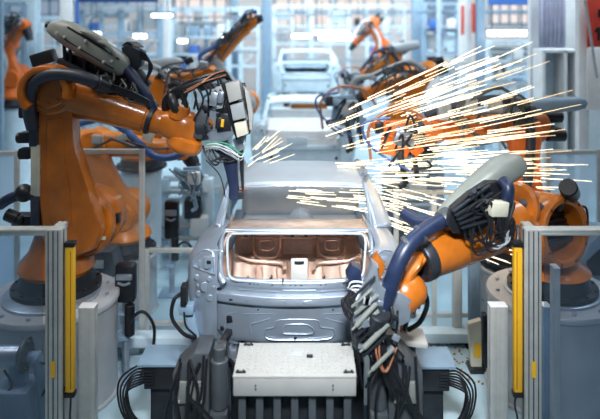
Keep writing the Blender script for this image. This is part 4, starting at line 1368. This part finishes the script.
# hanging coolant tube behind the right gun
q = thing('valve_stand', 'small grey valve stand with a bent hose right of the right gun', 'valve stand', (P(402, 0, 5.22).x, 5.22, 0))
MB().box((P(402, 0, 5.22).x, 5.22, .5), (.2, .16, 1.0), bev=.01).build('column', 'darkp', q)
MB().box(P(404, 336, 5.22), (.34, .26, .04), Matrix.Rotation(.12, 3, 'Y'), .008).build('top_plate', 'whiteg', q)
MB().tube([P(408, 330, 5.22), P(420, 322, 5.2), P(427, 305, 5.2), P(424, 292, 5.22), P(414, 290, 5.24), P(408, 300, 5.22)], .02, 8).tube([P(404, 330, 5.18), P(410, 312, 5.16), P(414, 296, 5.22)], .015, 8).build('bent_hose', 'black', q)
MB().box(P(408, 308, 5.27), (.12, .1, .14), bev=.02).bar(P(406, 312, 5.27), P(404, 334, 5.27), .05).build('valve', 'steel', q)
MB().tube([P(401, 332, 5.14), P(402, 318, 5.14), P(401, 306, 5.16)], .009, 6).build('red_hose', 'copper', q)

# narrow bumper post right
x = P(478, 0, 6.6).x - .02
q = thing('bumper_post', 'narrow beige bumper post with black foot left of the right yellow bar', 'post', (x, 6.6, 0))
MB().prism([(x - .06, 6.55, .05), (x + .05, 6.55, .05), (x + .04, 6.55, P(0, 318, 6.6).z), (x - .09, 6.55, P(0, 322, 6.6).z)], (0, .08, 0), .012).build('pad', 'cream', q)
MB().box((x + .09, 6.62, .28), (.05, .1, .56), bev=.008).build('back_plate', 'dark', q)
MB().box((x, 6.6, .025), (.16, .18, .05), bev=.006).build('foot', 'black', q)
MB().box((x + .0, 6.545, .22), (.07, .012, .14), bev=.003).build('reflector', 'yellow', q)

# valve equipment behind the left pane
q = thing('pump_unit', 'grey pump unit with bent pipes behind the left guard pane', 'pump', (P(16, 0, 5.3).x, 5.3, 0))
Yp = 5.3
MB().cyl(P(-2, 356, Yp), P(21, 356, Yp), .085, n=24).build('motor', 'steel', q)
MB().cyl(P(24, 355, Yp), P(28, 355, Yp), .14, n=28).bolts(P(28, 355, Yp), (1, 0, 0), .11, .012, .012, 8).build('flange', 'darkp', q)
MB().box(P(16, 376, Yp), (.09, .1, .26), bev=.015).box(P(24, 385, Yp), (.05, .1, .3), bev=.01).box((P(16, 0, Yp).x, Yp, .3), (.3, .3, .6), bev=.02).build('body', 'bluegrey', q)
MB().tube([P(28, 358, Yp), P(37, 358, Yp), P(40, 372, Yp), P(43, 396, Yp), V((P(44, 0, Yp).x, Yp, .1))], .045, 12).cyl(P(34, 358, Yp), P(38, 360, Yp), .065).build('pipe', 'bluegrey', q)
MB().tube([P(40, 362, Yp - .05), P(47, 366, Yp - .05), P(47, 384, Yp - .05), P(42, 396, Yp - .05)], .009, 6).tube([P(4, 370, Yp - .08), P(12, 385, Yp - .1), P(2, 396, Yp - .1)], .009, 6).build('cable', 'black', q)

# small robot controller box and white box behind the left pedestal
q = thing('control_box', 'dark grey control box with white label behind the left shoulder', 'control box', (P(96, 0, 7.0).x, 7.3, 0))
a = P(77, 276, 7.1)
b = P(116, 252, 7.1)
MB().prism([V((a.x, 7.1, a.z)), V((b.x + .02, 7.1, a.z)), V((b.x - .05, 7.1, b.z)), V((a.x + .04, 7.1, b.z))], (0, .3, 0), .02).build('housing', 'darkp', q)
MB().box(((a.x + b.x) / 2 + .02, 7.09, (a.z + b.z) / 2 - .0), (.12, .012, .09), bev=.003).build('label_plate', 'white', q)
MB().box(((a.x + b.x) / 2, 7.25, a.z / 2 - .01), (.36, .25, a.z - .02), bev=.02).build('plinth', 'palebl', q)
q = thing('cable_drum', 'white domed cable drum beside the left grey pedestal', 'drum', (P(104, 0, 6.92).x, 6.92, 0))
bb_ = V((P(104, 0, 6.92).x, 6.92, 0))
# (sits behind the pedestal rim, carries a blue-grey bracket)
MB().lathe(bb_, bb_ + V((0, 0, .74)), [(0, .12), (.9, .12), (.97, .11), (1, .07)], 30).build('drum', 'white', q)
MB().prism([P(94, 292, 6.86), P(97, 280, 6.86), P(105, 284, 6.86), P(111, 296, 6.86), P(113, 306, 6.86), P(95, 306, 6.86)], (0, .16, 0), .015).build('bracket', 'bluegrey', q)
MB().tube([P(102, 298, 6.84), P(107, 296, 6.82), P(113, 297, 6.82)], .03, 8).build('handle', 'black', q)

# clear stand and glove box right of the pane: pale control cabinet seen through it
q = thing('control_cabinet', 'blue-grey cabinet seen through the right pane at the right edge', 'cabinet', (P(590, 0, 7.3).x, 7.3, 0))
a = P(574, 262, 7.2)
MB().prism([P(579, 300, 7.2), P(645, 300, 7.2), P(645, 236, 7.2), P(604, 232, 7.2), P(589, 244, 7.2), P(581, 262, 7.2)], (0, .4, 0), .03).build('housing', 'bluegrey', q)
MB().box((P(600, 0, 7.3).x, 7.4, .22), (.5, .3, .44), bev=.02).build('plinth', 'dark', q)
MB().prism([P(587, 262, 7.18), P(600, 250, 7.18), P(620, 250, 7.18), P(620, 276, 7.18), P(588, 276, 7.18)], (0, .03, 0), .01).build('door_panel', 'dark', q)

# ================================================================ BACKGROUND STRUCTURES
def column(label, px0, px1, Y, m='palebl', pyt=-40, flanges=True):
    a, b = P(px0, pyt, Y), P(px1, pyt, Y)
    x, w = (a.x + b.x) / 2, b.x - a.x
    r_ = thing('steel_column', label, 'column', (x, Y, 0), 'steel columns of the hall')
    zt_ = max(a.z, 5.0)
    if flanges:
        MB().box((x, Y - w * .4, zt_ / 2), (w, w * .2, zt_), bev=.005).box((x, Y + w * .4, zt_ / 2), (w, w * .2, zt_), bev=.005).box((x, Y, zt_ / 2), (w * .3, w * .6, zt_), bev=0).build('shaft', m, r_)
    else:
        MB().box((x, Y, zt_ / 2), (w, w, zt_), bev=.01).build('shaft', m, r_)
    MB().box((x, Y, .02), (w * 1.8, w * 1.8, .04), bev=.005).build('base_plate', m, r_)
    return r_


column('white column behind the left robot shell', 62, 75, 14.3, 'white', flanges=False)
column('slim dark column just right of the white one behind the left shell', 75.5, 79, 14.2, 'blue', flanges=False)
column('slim white column left of the raised orange forearm', 164, 170, 16.6, 'white', flanges=False)
column('blue-grey column left of the farthest car', 262, 271, 24, 'bluegrey')
column('narrow blue-grey column above the raised orange forearm', 232, 238, 25, 'bluegrey')
column('pale column behind the white lamp bars above the farthest car', 306, 311, 27, 'palebl', flanges=False)
column('blue-grey column right of the farthest robots', 412, 423, 20.5, 'bluegrey')
column('thin pale column between the right background columns', 437, 441, 18, 'palebl', flanges=False)
column('white column with red stripe above the sparks', 459, 470, 17, 'white', flanges=False)
column('lattice blue-grey column right of the red striped one', 476, 484, 16.5, 'bluegrey')
column('broad white column right of the lit doorway', 529, 538, 12.4, 'white', flanges=False)
column('bright white column nearest the red sign', 577, 587, 9.6, 'white', flanges=False)
column('pale column at the left edge of the hall', 26, 38, 17, 'palebl')
column('dark blue column at the far left edge', -2, 3, 12.5, 'bluegrey', flanges=False)
st_ = P(462, 0, 16.9)
tag(MB().box((st_.x, 17 - .16, P(0, 20, 17).z), (.07, .02, .75), bev=.003).build('red_marker', 'red'), 'thin red marker strip on the white column above the sparks', 'marker')
tag(MB().box((P(474, 0, 16.9).x, 16.6, P(0, 18, 16.7).z), (.26, .05, .75), bev=.01).build('notice_board', 'red'), 'dull red board between the striped and the lattice column', 'board')


def beam(label, Y, px0, px1, py, w, m='bluegrey'):
    a, b = P(px0, py, Y), P(px1, py, Y)
    return tag(MB().bar(a, b, w, w * .8).build('overhead_beam', m), label, 'beam', 'horizontal beams in the background')


beam('long pale beam high across the left background', 24.5, 78, 262, 10, .16, 'palebl')
beam('second pale beam lower across the left background', 24.3, 78, 262, 27, .12, 'palebl')
beam('beam across the back above the farthest car', 27.5, 262, 415, 12, .14, 'bluegrey')
beam('lower beam across the back beside the farthest car', 27.2, 330, 415, 27, .12, 'palebl')
beam('beam spanning the right background columns', 18.4, 415, 535, 12, .1, 'bluegrey')
beam('beam across the far left background', 17.5, -30, 66, 18, .12, 'palebl')

# signs
q = thing('hanging_banner', 'blue banner at the top edge behind the left shell', 'banner', P(120, 2, 13))
a, b = P(78, 2.2, 13), P(158, -12, 13)
MB().box(((a.x + b.x) / 2, 13, (a.z + b.z) / 2), (b.x - a.x, .03, b.z - a.z), bev=.005).build('board', 'blue', q)
MB().cyl((a.x + .3, 13, b.z), (a.x + .3, 13, 5), .01, n=6).cyl((b.x - .3, 13, b.z), (b.x - .3, 13, 5), .01, n=6).build_each('hanger', 'dark', q)
q = thing('hanging_banner', 'blue banner over the lit doorway at the right', 'banner', P(508, 5, 15))
a, b = P(488, 5, 15), P(529, -10, 15)
MB().box(((a.x + b.x) / 2, 15, (a.z + b.z) / 2), (b.x - a.x, .03, b.z - a.z), bev=.005).build('board', 'blue', q)
MB().cyl((a.x + .2, 15, b.z), (a.x + .2, 15, 5), .01, n=6).cyl((b.x - .2, 15, b.z), (b.x - .2, 15, 5), .01, n=6).build_each('hanger', 'dark', q)
Ys = 9.4
q = thing('red_sign', 'red sign with black characters at the top right corner', 'sign', P(600, 47, Ys))
a, b = P(587, 47, Ys), P(650, -14, Ys)
MB().box(((a.x + b.x) / 2, Ys, (a.z + b.z) / 2), (b.x - a.x, .02, b.z - a.z), bev=.004).build('board', 'red', q)


def glyph(mb, polys):
    for pl in polys:
        mb.prism([P(x, y, Ys - .012) for x, y in pl], (0, -.006, 0), 0)


gl = MB()
glyph(gl, [[(597, 27.5), (600, 27.5), (600, 40.5), (597.2, 40.5), (597.2, 31.5), (594.5, 33), (594.5, 30.4)],          # 1
           [(598, 9.5), (607, 9.5), (607, 11.8), (600.6, 11.8), (600.6, 15.2), (606, 15.2), (606, 17.5), (598, 17.5)]])
gl.build_each('lettering', 'black', q)
MB().box(((a.x + b.x) / 2, Ys + .03, (a.z + b.z) / 2), (.06, .04, b.z - a.z + 1.4), bev=.005).build('post', 'alu', q)
a2, b2 = P(587, 110, Ys), P(650, 48.5, Ys)
MB().box(((a2.x + b2.x) / 2, Ys, (a2.z + b2.z) / 2), (b2.x - a2.x, .02, b2.z - a2.z), bev=.004).build('lower_panel', 'white', q)
MB().bar(((a.x + b.x) / 2, Ys + .06, 0), ((a.x + b.x) / 2, Ys + .06, a.z), .08).build('stand', 'alu', q)
MB().cyl(P(585, 0, Ys - .1), P(597, 78, Ys - .1), .02, n=8).build('cable_rod', 'shell_p', q)

# white shelving right, with plastic curtain over it
q = thing('white_shelf_unit', 'white open shelf unit beside the broad white column', 'shelf unit', (P(549, 0, 12).x, 12, 0))
a, b = P(539, 98, 12), P(572, 49, 12)
for x in (a.x, (a.x * .35 + b.x * .65), b.x):
    MB().box((x, 12, b.z / 2), (.06, .5, b.z), bev=.005).build('side_panel', 'white', q)
for z in (b.z - .03, a.z, .4):
    MB().box(((a.x + b.x) / 2, 12, z), (b.x - a.x, .5, .05), bev=.005).build('shelf', 'white', q)
MB().box(((a.x + b.x) / 2, 12.25, b.z / 2), (b.x - a.x, .02, b.z), bev=0).build('back_panel', 'palebl', q)
q = thing('plastic_curtain', 'lilac plastic curtain hanging above the white shelf unit', 'curtain', (P(552, 0, 11.8).x, 11.8, P(0, 48, 11.8).z))
a, b = P(539, 48, 11.8), P(566, -16, 11.8)
MB().grid(lambda u, v: V((a.x + (b.x - a.x) * u, 11.8 + .03 * math.sin(u * 40), a.z + (b.z - a.z) * v)), 48, 2).build('sheet', 'lilac', q, solid=.006)
MB().cyl((a.x - .1, 11.8, b.z), (b.x + .1, 11.8, b.z), .03).build('rod', 'alu', q)
# lamps
def lamp(label, Y, px0, px1, py, h=.10, drop=1.2):
    a, b = P(px0, py, Y), P(px1, py, Y)
    r_ = thing('tube_lamp', label, 'lamp', ((a.x + b.x) / 2, Y, a.z - h / 2), 'lit tube lamps')
    MB().box(((a.x + b.x) / 2, Y, a.z), (b.x - a.x, .12, h), bev=.015).build('diffuser', 'lamp', r_)
    MB().box(((a.x + b.x) / 2, Y, a.z + h / 2 + .03), (b.x - a.x + .06, .2, .06), bev=.01).build('housing', 'bluegrey', r_)
    hg = MB()
    for x in (a.x + .1, b.x - .1):
        hg.cyl((x, Y, a.z + h / 2 + .05), (x, Y, a.z + h / 2 + drop), .012, n=6)
    hg.build_each('hanger', 'dark', r_)


lamp('white lamp bar above the farthest car, upper of two', 24.5, 314, 349, 32.5, .13)
lamp('longer white lamp bar just below it, right of the farthest car', 22.5, 319, 361, 37.5, .15)
lamp('white lamp bar left of the farthest car roof', 23, 292, 311, 36, .12)
lamp('lit tube lamp in the doorway right of the lattice column', 15.8, 488, 526, 33, .13)
lamp('hanging lamp left of the slim white column at the upper left', 15, 152, 172, 15.5, .07)
lamp('lamp glowing low behind the black junction box of the left robot', 19, 134, 146, 36, .11)
lamp('small lamp glowing behind the grey shell of the left robot', 19, 88, 100, 34, .11)
lamp('lamp glowing right of the raised orange forearm', 18, 222, 234, 36, .11)
lamp('small lamp glowing right of the slim white column', 20, 178, 187, 41, .11)


def rack(label, Y, px0, px1, pyt, pyb, m='palebl', nsh=3, seed=0, cols=4):
    a, b = P(px0, pyb, Y), P(px1, pyt, Y)
    r_ = thing('storage_rack', label, 'storage rack', ((a.x + b.x) / 2, Y, 0), 'racks in the background')
    for x in (a.x, b.x):
        for dy in (0, .7):
            MB().bar((x, Y + dy, 0), (x, Y + dy, b.z), .08).build('upright', m, r_)
    rr = random.Random(seed)
    zs = [max(.3, a.z) + (b.z - max(.3, a.z)) * i / nsh for i in range(nsh)] if nsh else []
    n = 0
    for z in zs:
        MB().box(((a.x + b.x) / 2, Y + .35, z), (b.x - a.x, .7, .06), bev=.005).build('shelf', m, r_)
    gap = (b.z - max(.3, a.z)) / nsh
    for zi, z in enumerate(zs):
        for c in range(cols):
            w = (b.x - a.x) / cols
            if rr.random() < .2:
                continue
            bw, bh = w * rr.uniform(.5, .72), gap * rr.uniform(.45, .8)
            xx = a.x + w * (c + .5)
            mm = rr.choice(('palebl', 'bluegrey', 'white', 'shell_p', 'blue', 'dark'))
            cn = {'palebl': 'pale blue', 'bluegrey': 'blue-grey', 'white': 'white', 'shell_p': 'light grey', 'blue': 'blue', 'dark': 'dark'}[mm]
            bx_ = tag(MB().box((xx, Y + .3, z + .032 + bh / 2), (bw, .45, bh), bev=.02).build('storage_bin', mm),
                      '%s bin, %s shelf, %s from left, %s' % (cn, ('bottom', 'middle', 'top')[zi], ('first', 'second', 'third', 'fourth', 'fifth')[c], label), 'bin', 'bins on the background racks')
    return r_


rack('rack behind the left shell', 20.5, 84, 158, 16, 74, seed=2, cols=5)
rack('rack behind the raised orange forearm', 22.5, 172, 228, 20, 72, seed=3)
rack('rack far left behind the fence', 16, 42, 62, 22, 96, seed=5, cols=2)
rack('rack right of the farthest robots', 22, 424, 457, 18, 76, seed=6, cols=3)
rack('rack inside the lit doorway', 19, 488, 527, 40, 82, seed=9, cols=3)




def gantry(label, Y, px0, px1, py0, py1, seed, m='bluegrey'):
    """open steel machine frame with panels, pipes and small units"""
    rr = random.Random(seed)
    a, b = P(px0, py1, Y), P(px1, py0, Y)
    r_ = thing('machine_frame', label, 'machine frame', ((a.x + b.x) / 2, Y, 0), 'machine frames in the background')
    n = max(2, round((px1 - px0) / 18))
    for i in range(n + 1):
        x = a.x + (b.x - a.x) * i / n
        MB().bar((x, Y, 0), (x, Y, b.z), .10 if i % 2 else .16).build('upright', m, r_)
    zs = [a.z + (b.z - a.z) * t for t in (0, .3, .62, 1)]
    for z in zs:
        if z > .1:
            MB().bar((a.x, Y, z), (b.x, Y, z), .09).build('cross_rail', m, r_)
    for i in range(n):
        for j in range(3):
            x0_, x1_ = a.x + (b.x - a.x) * i / n, a.x + (b.x - a.x) * (i + 1) / n
            c = rr.random()
            zc, hz_ = (zs[j] + zs[j + 1]) / 2, (zs[j + 1] - zs[j])
            if zc < .3:
                continue
            if c < .35:
                MB().box(((x0_ + x1_) / 2, Y + .05, zc), ((x1_ - x0_) * rr.uniform(.5, .85), .1, hz_ * rr.uniform(.4, .8)), bev=.02).build('panel', rr.choice(('bluegrey', 'dark', 'palebl', 'lilac', 'blue', 'shell_p')), r_)
            elif c < .6:
                MB().box((x0_ + (x1_ - x0_) * rr.uniform(.3, .7), Y - .1, zs[j] + .2), (.25, .25, .3), bev=.03).build('drive_unit', rr.choice(('dark', 'white', 'shell_p', 'blue')), r_)
            elif c < .8:
                MB().bar((x0_, Y, zs[j]), (x1_, Y, zs[j + 1]), .06).build('brace', m, r_)
    pp = MB()
    for i in range(4):
        z = rr.uniform(a.z, b.z)
        pp.cyl((a.x, Y - .12 - i * .03, z), (b.x, Y - .12 - i * .03, z), .03, n=8)
    pp.build_each('pipe_run', 'shell_p', r_)
    return r_


gantry('blue-grey machine frame at the far left edge', 14.8, -30, 24, 4, 100, 11)
gantry('machine frame between the white column and the slim white column', 19.5, 82, 160, 6, 78, 12)
gantry('machine frame behind the raised orange forearm at the back', 23.75, 172, 258, 8, 66, 13, 'palebl')
gantry('machine frame between the far right columns', 19.8, 424, 458, 4, 74, 14)
gantry('machine frame inside the lit doorway', 17.6, 489, 527, 42, 92, 15, 'palebl')
gantry('low machine frame left of the nearest car roof behind the fence', 9.75, 164, 208, 178, 236, 21, 'palebl')
gantry('low machine frame right of the nearest car roof behind the sparks', 9.4, 388, 440, 172, 244, 25, 'bluegrey')
gantry('pale frame at the end of the line behind the farthest car', 26.5, 274, 404, 6, 60, 16, 'palebl')
pw = struct(MB().box((P(590, 0, 13).x, 13, 2.6), (P(650, 0, 13).x - P(531, 0, 13).x, .12, 5.2), bev=.01).build('wall_partition', 'white'))
gr_ = MB()
rr = random.Random(31)
for i in range(110):
    q_ = V((P(rr.uniform(418, 476), 0, 7.0).x, rr.uniform(6.3, 7.4), .004))
    gr_.box(q_, (rr.uniform(.008, .03), rr.uniform(.008, .02), .008), Matrix.Rotation(rr.uniform(0, 3), 3, 'Z'), 0)
gr_ = tag(gr_.build('weld_grit', 'copper'), 'coppery weld grit scattered on the floor right of the car', 'grit')
gr_['kind'] = 'stuff'

# ================================================================ SPARKS
def sparks(name, label, src, n, rng, ang, reach, Yr, Lr, r_, mname, seed, dens=1.):
    rr = random.Random(seed)
    m = MB()
    for i in range(n):
        a0, a1 = ang
        th = math.radians(rr.uniform(a0, a1) if dens == 1. else a0 + (a1 - a0) * rr.random() ** dens)
        d = reach[0] + (reach[1] - reach[0]) * rr.random() ** rng
        ln = rr.uniform(*Lr) * (.4 + .8 * d / reach[1])
        Y = rr.uniform(*Yr)
        p = V((src.x + d * math.cos(th), Y, src.z + d * math.sin(th) + rr.uniform(-.05, .05)))
        t2 = th + math.radians(rr.uniform(-3, 3))
        q_ = p + V((ln * math.cos(t2), rr.uniform(-.05, .05), ln * math.sin(t2)))
        m.cyl(p, q_, r_ * rr.uniform(.6, 1.2), r_ * .5, n=5, bev=0.0005)
    o = m.build(name, mname)
    tag(o, label, 'sparks')
    o['kind'] = 'stuff'
    return o


src = P(215, 172, 6.9)
sparks('spark_shower', 'dense white-hot spark shower fanning right above the nearest car roof', src, 150, .8, (-1., 25), (1.2, 2.95), (6.75, 7.05), (.28, .62), .0040, 'spark', 1)
sparks('orange_spark_shower', 'orange sparks mixed into the fan at the right above the car', src, 70, .9, (-1.5, 21), (1.3, 3.3), (6.7, 7.05), (.3, .6), .0036, 'spark_o', 2)
sparks('flat_spark_stream', 'flat stream of sparks flying level right of the nearest car roof', src, 55, 1., (-6, 1), (1.7, 3.6), (7.0, 7.3), (.2, .5), .004, 'spark', 3)
sparks('falling_spark_stream', 'falling sparks slanting down under the right robot forearm', P(215, 150, 7.0), 60, 1., (-22, -12), (1.75, 3.35), (6.7, 7.1), (.3, .6), .0045, 'spark', 4)
sparks('cabin_sparks', 'sparks flying inside the cabin seen through the rear window', P(215, 185, 7.0), 55, 1., (-9, 3), (.75, 1.7), (6.7, 7.0), (.2, .4), .0036, 'spark', 5)
sparks('gun_sparks', 'few short sparks rising from the left welding gun over the roof', P(236, 172, 6.4), 16, 1., (18, 52), (.12, .42), (6.3, 6.5), (.14, .26), .0028, 'spark', 6)

# ================================================================ LIGHT
def area(name, loc, size, energy, col=(1, 1, 1), rot=(0, 0, 0)):
    l = bpy.data.lights.new(name, 'AREA')
    l.shape = 'RECTANGLE'
    l.size, l.size_y = size
    l.energy = energy
    l.color = col
    o = bpy.data.objects.new(name, l)
    C.objects.link(o)
    o.location = loc
    o.rotation_euler = rot
    return o


for y, e in ((8.8, 95), (12.5, 215), (18, 235), (24, 130)):
    for x, f in ((-5.6, .45 if y > 10 else .9), (0, 1.7), (5.6, 1.2)):
        area('unseen_hall_light', (x, y, 6.8), (3.2, 1.2), e * f * (.5 if y < 10 and not x else 1), (.80, .92, 1.), (math.radians(38 if y > 10 else -8), 0, 0))  # unseen; near row lifts foreground highlights, tilted rows brighten upright faces
area('unseen_hall_light', (-1.8, 3.6, 6.6), (4, 1.2), 22, (1., .92, .82))
area('unseen_hall_light', (2.2, 3.6, 6.6), (4, 1.2), 22, (.85, .93, 1.))
a_ = area('car_front_fill', (.2, 1.2, 5.6), (1.2, .6), 52, (.92, .96, 1.), (math.radians(48), 0, 0))  # added unseen light aimed at the rear of the nearest car
a_.data.spread = math.radians(44)
area('unseen_hall_light', (-3.4, 5.2, 6.2), (2.4, .8), 85, (1., .93, .84), (0, math.radians(-16), 0))  # added warm light that shapes the foreground robots
area('unseen_hall_light', (3.6, 5.2, 6.2), (2.4, .8), 42, (1., .95, .9), (0, math.radians(14), 0))
# the burning weld
l = bpy.data.lights.new('weld_glow', 'POINT')
l.energy, l.color, l.shadow_soft_size = 9, (1., .72, .42), .25
o = bpy.data.objects.new('weld_glow', l)
C.objects.link(o)
o.location = P(400, 150, 6.9)

w = bpy.data.worlds.new('hall_air')
bpy.context.scene.world = w
w.use_nodes = True
w.node_tree.nodes['Background'].inputs[0].default_value = (.55, .72, .92, 1)
w.node_tree.nodes['Background'].inputs[1].default_value = .10

# ================================================================ CAMERA
cd = bpy.data.cameras.new('camera')
cam = bpy.data.objects.new('camera', cd)
C.objects.link(cam)
cam.location = (0, 0, H)
cam.rotation_euler = (math.radians(90), 0, 0)
cd.sensor_fit = 'HORIZONTAL'
cd.sensor_width = 36
cd.lens = F / 600 * 36
cd.shift_x = -(CX - 300) / 600
cd.shift_y = -(209.5 - HZ) / 600
cd.clip_end = 200
cd.dof.use_dof = True
cd.dof.focus_distance = 5.65
cd.dof.aperture_fstop = .8
sc_ = bpy.context.scene
sc_.camera = cam
sc_.view_settings.view_transform = 'Standard'
sc_.view_settings.look = 'None'
sc_.view_settings.gamma = 1
sc_.view_settings.exposure = .3
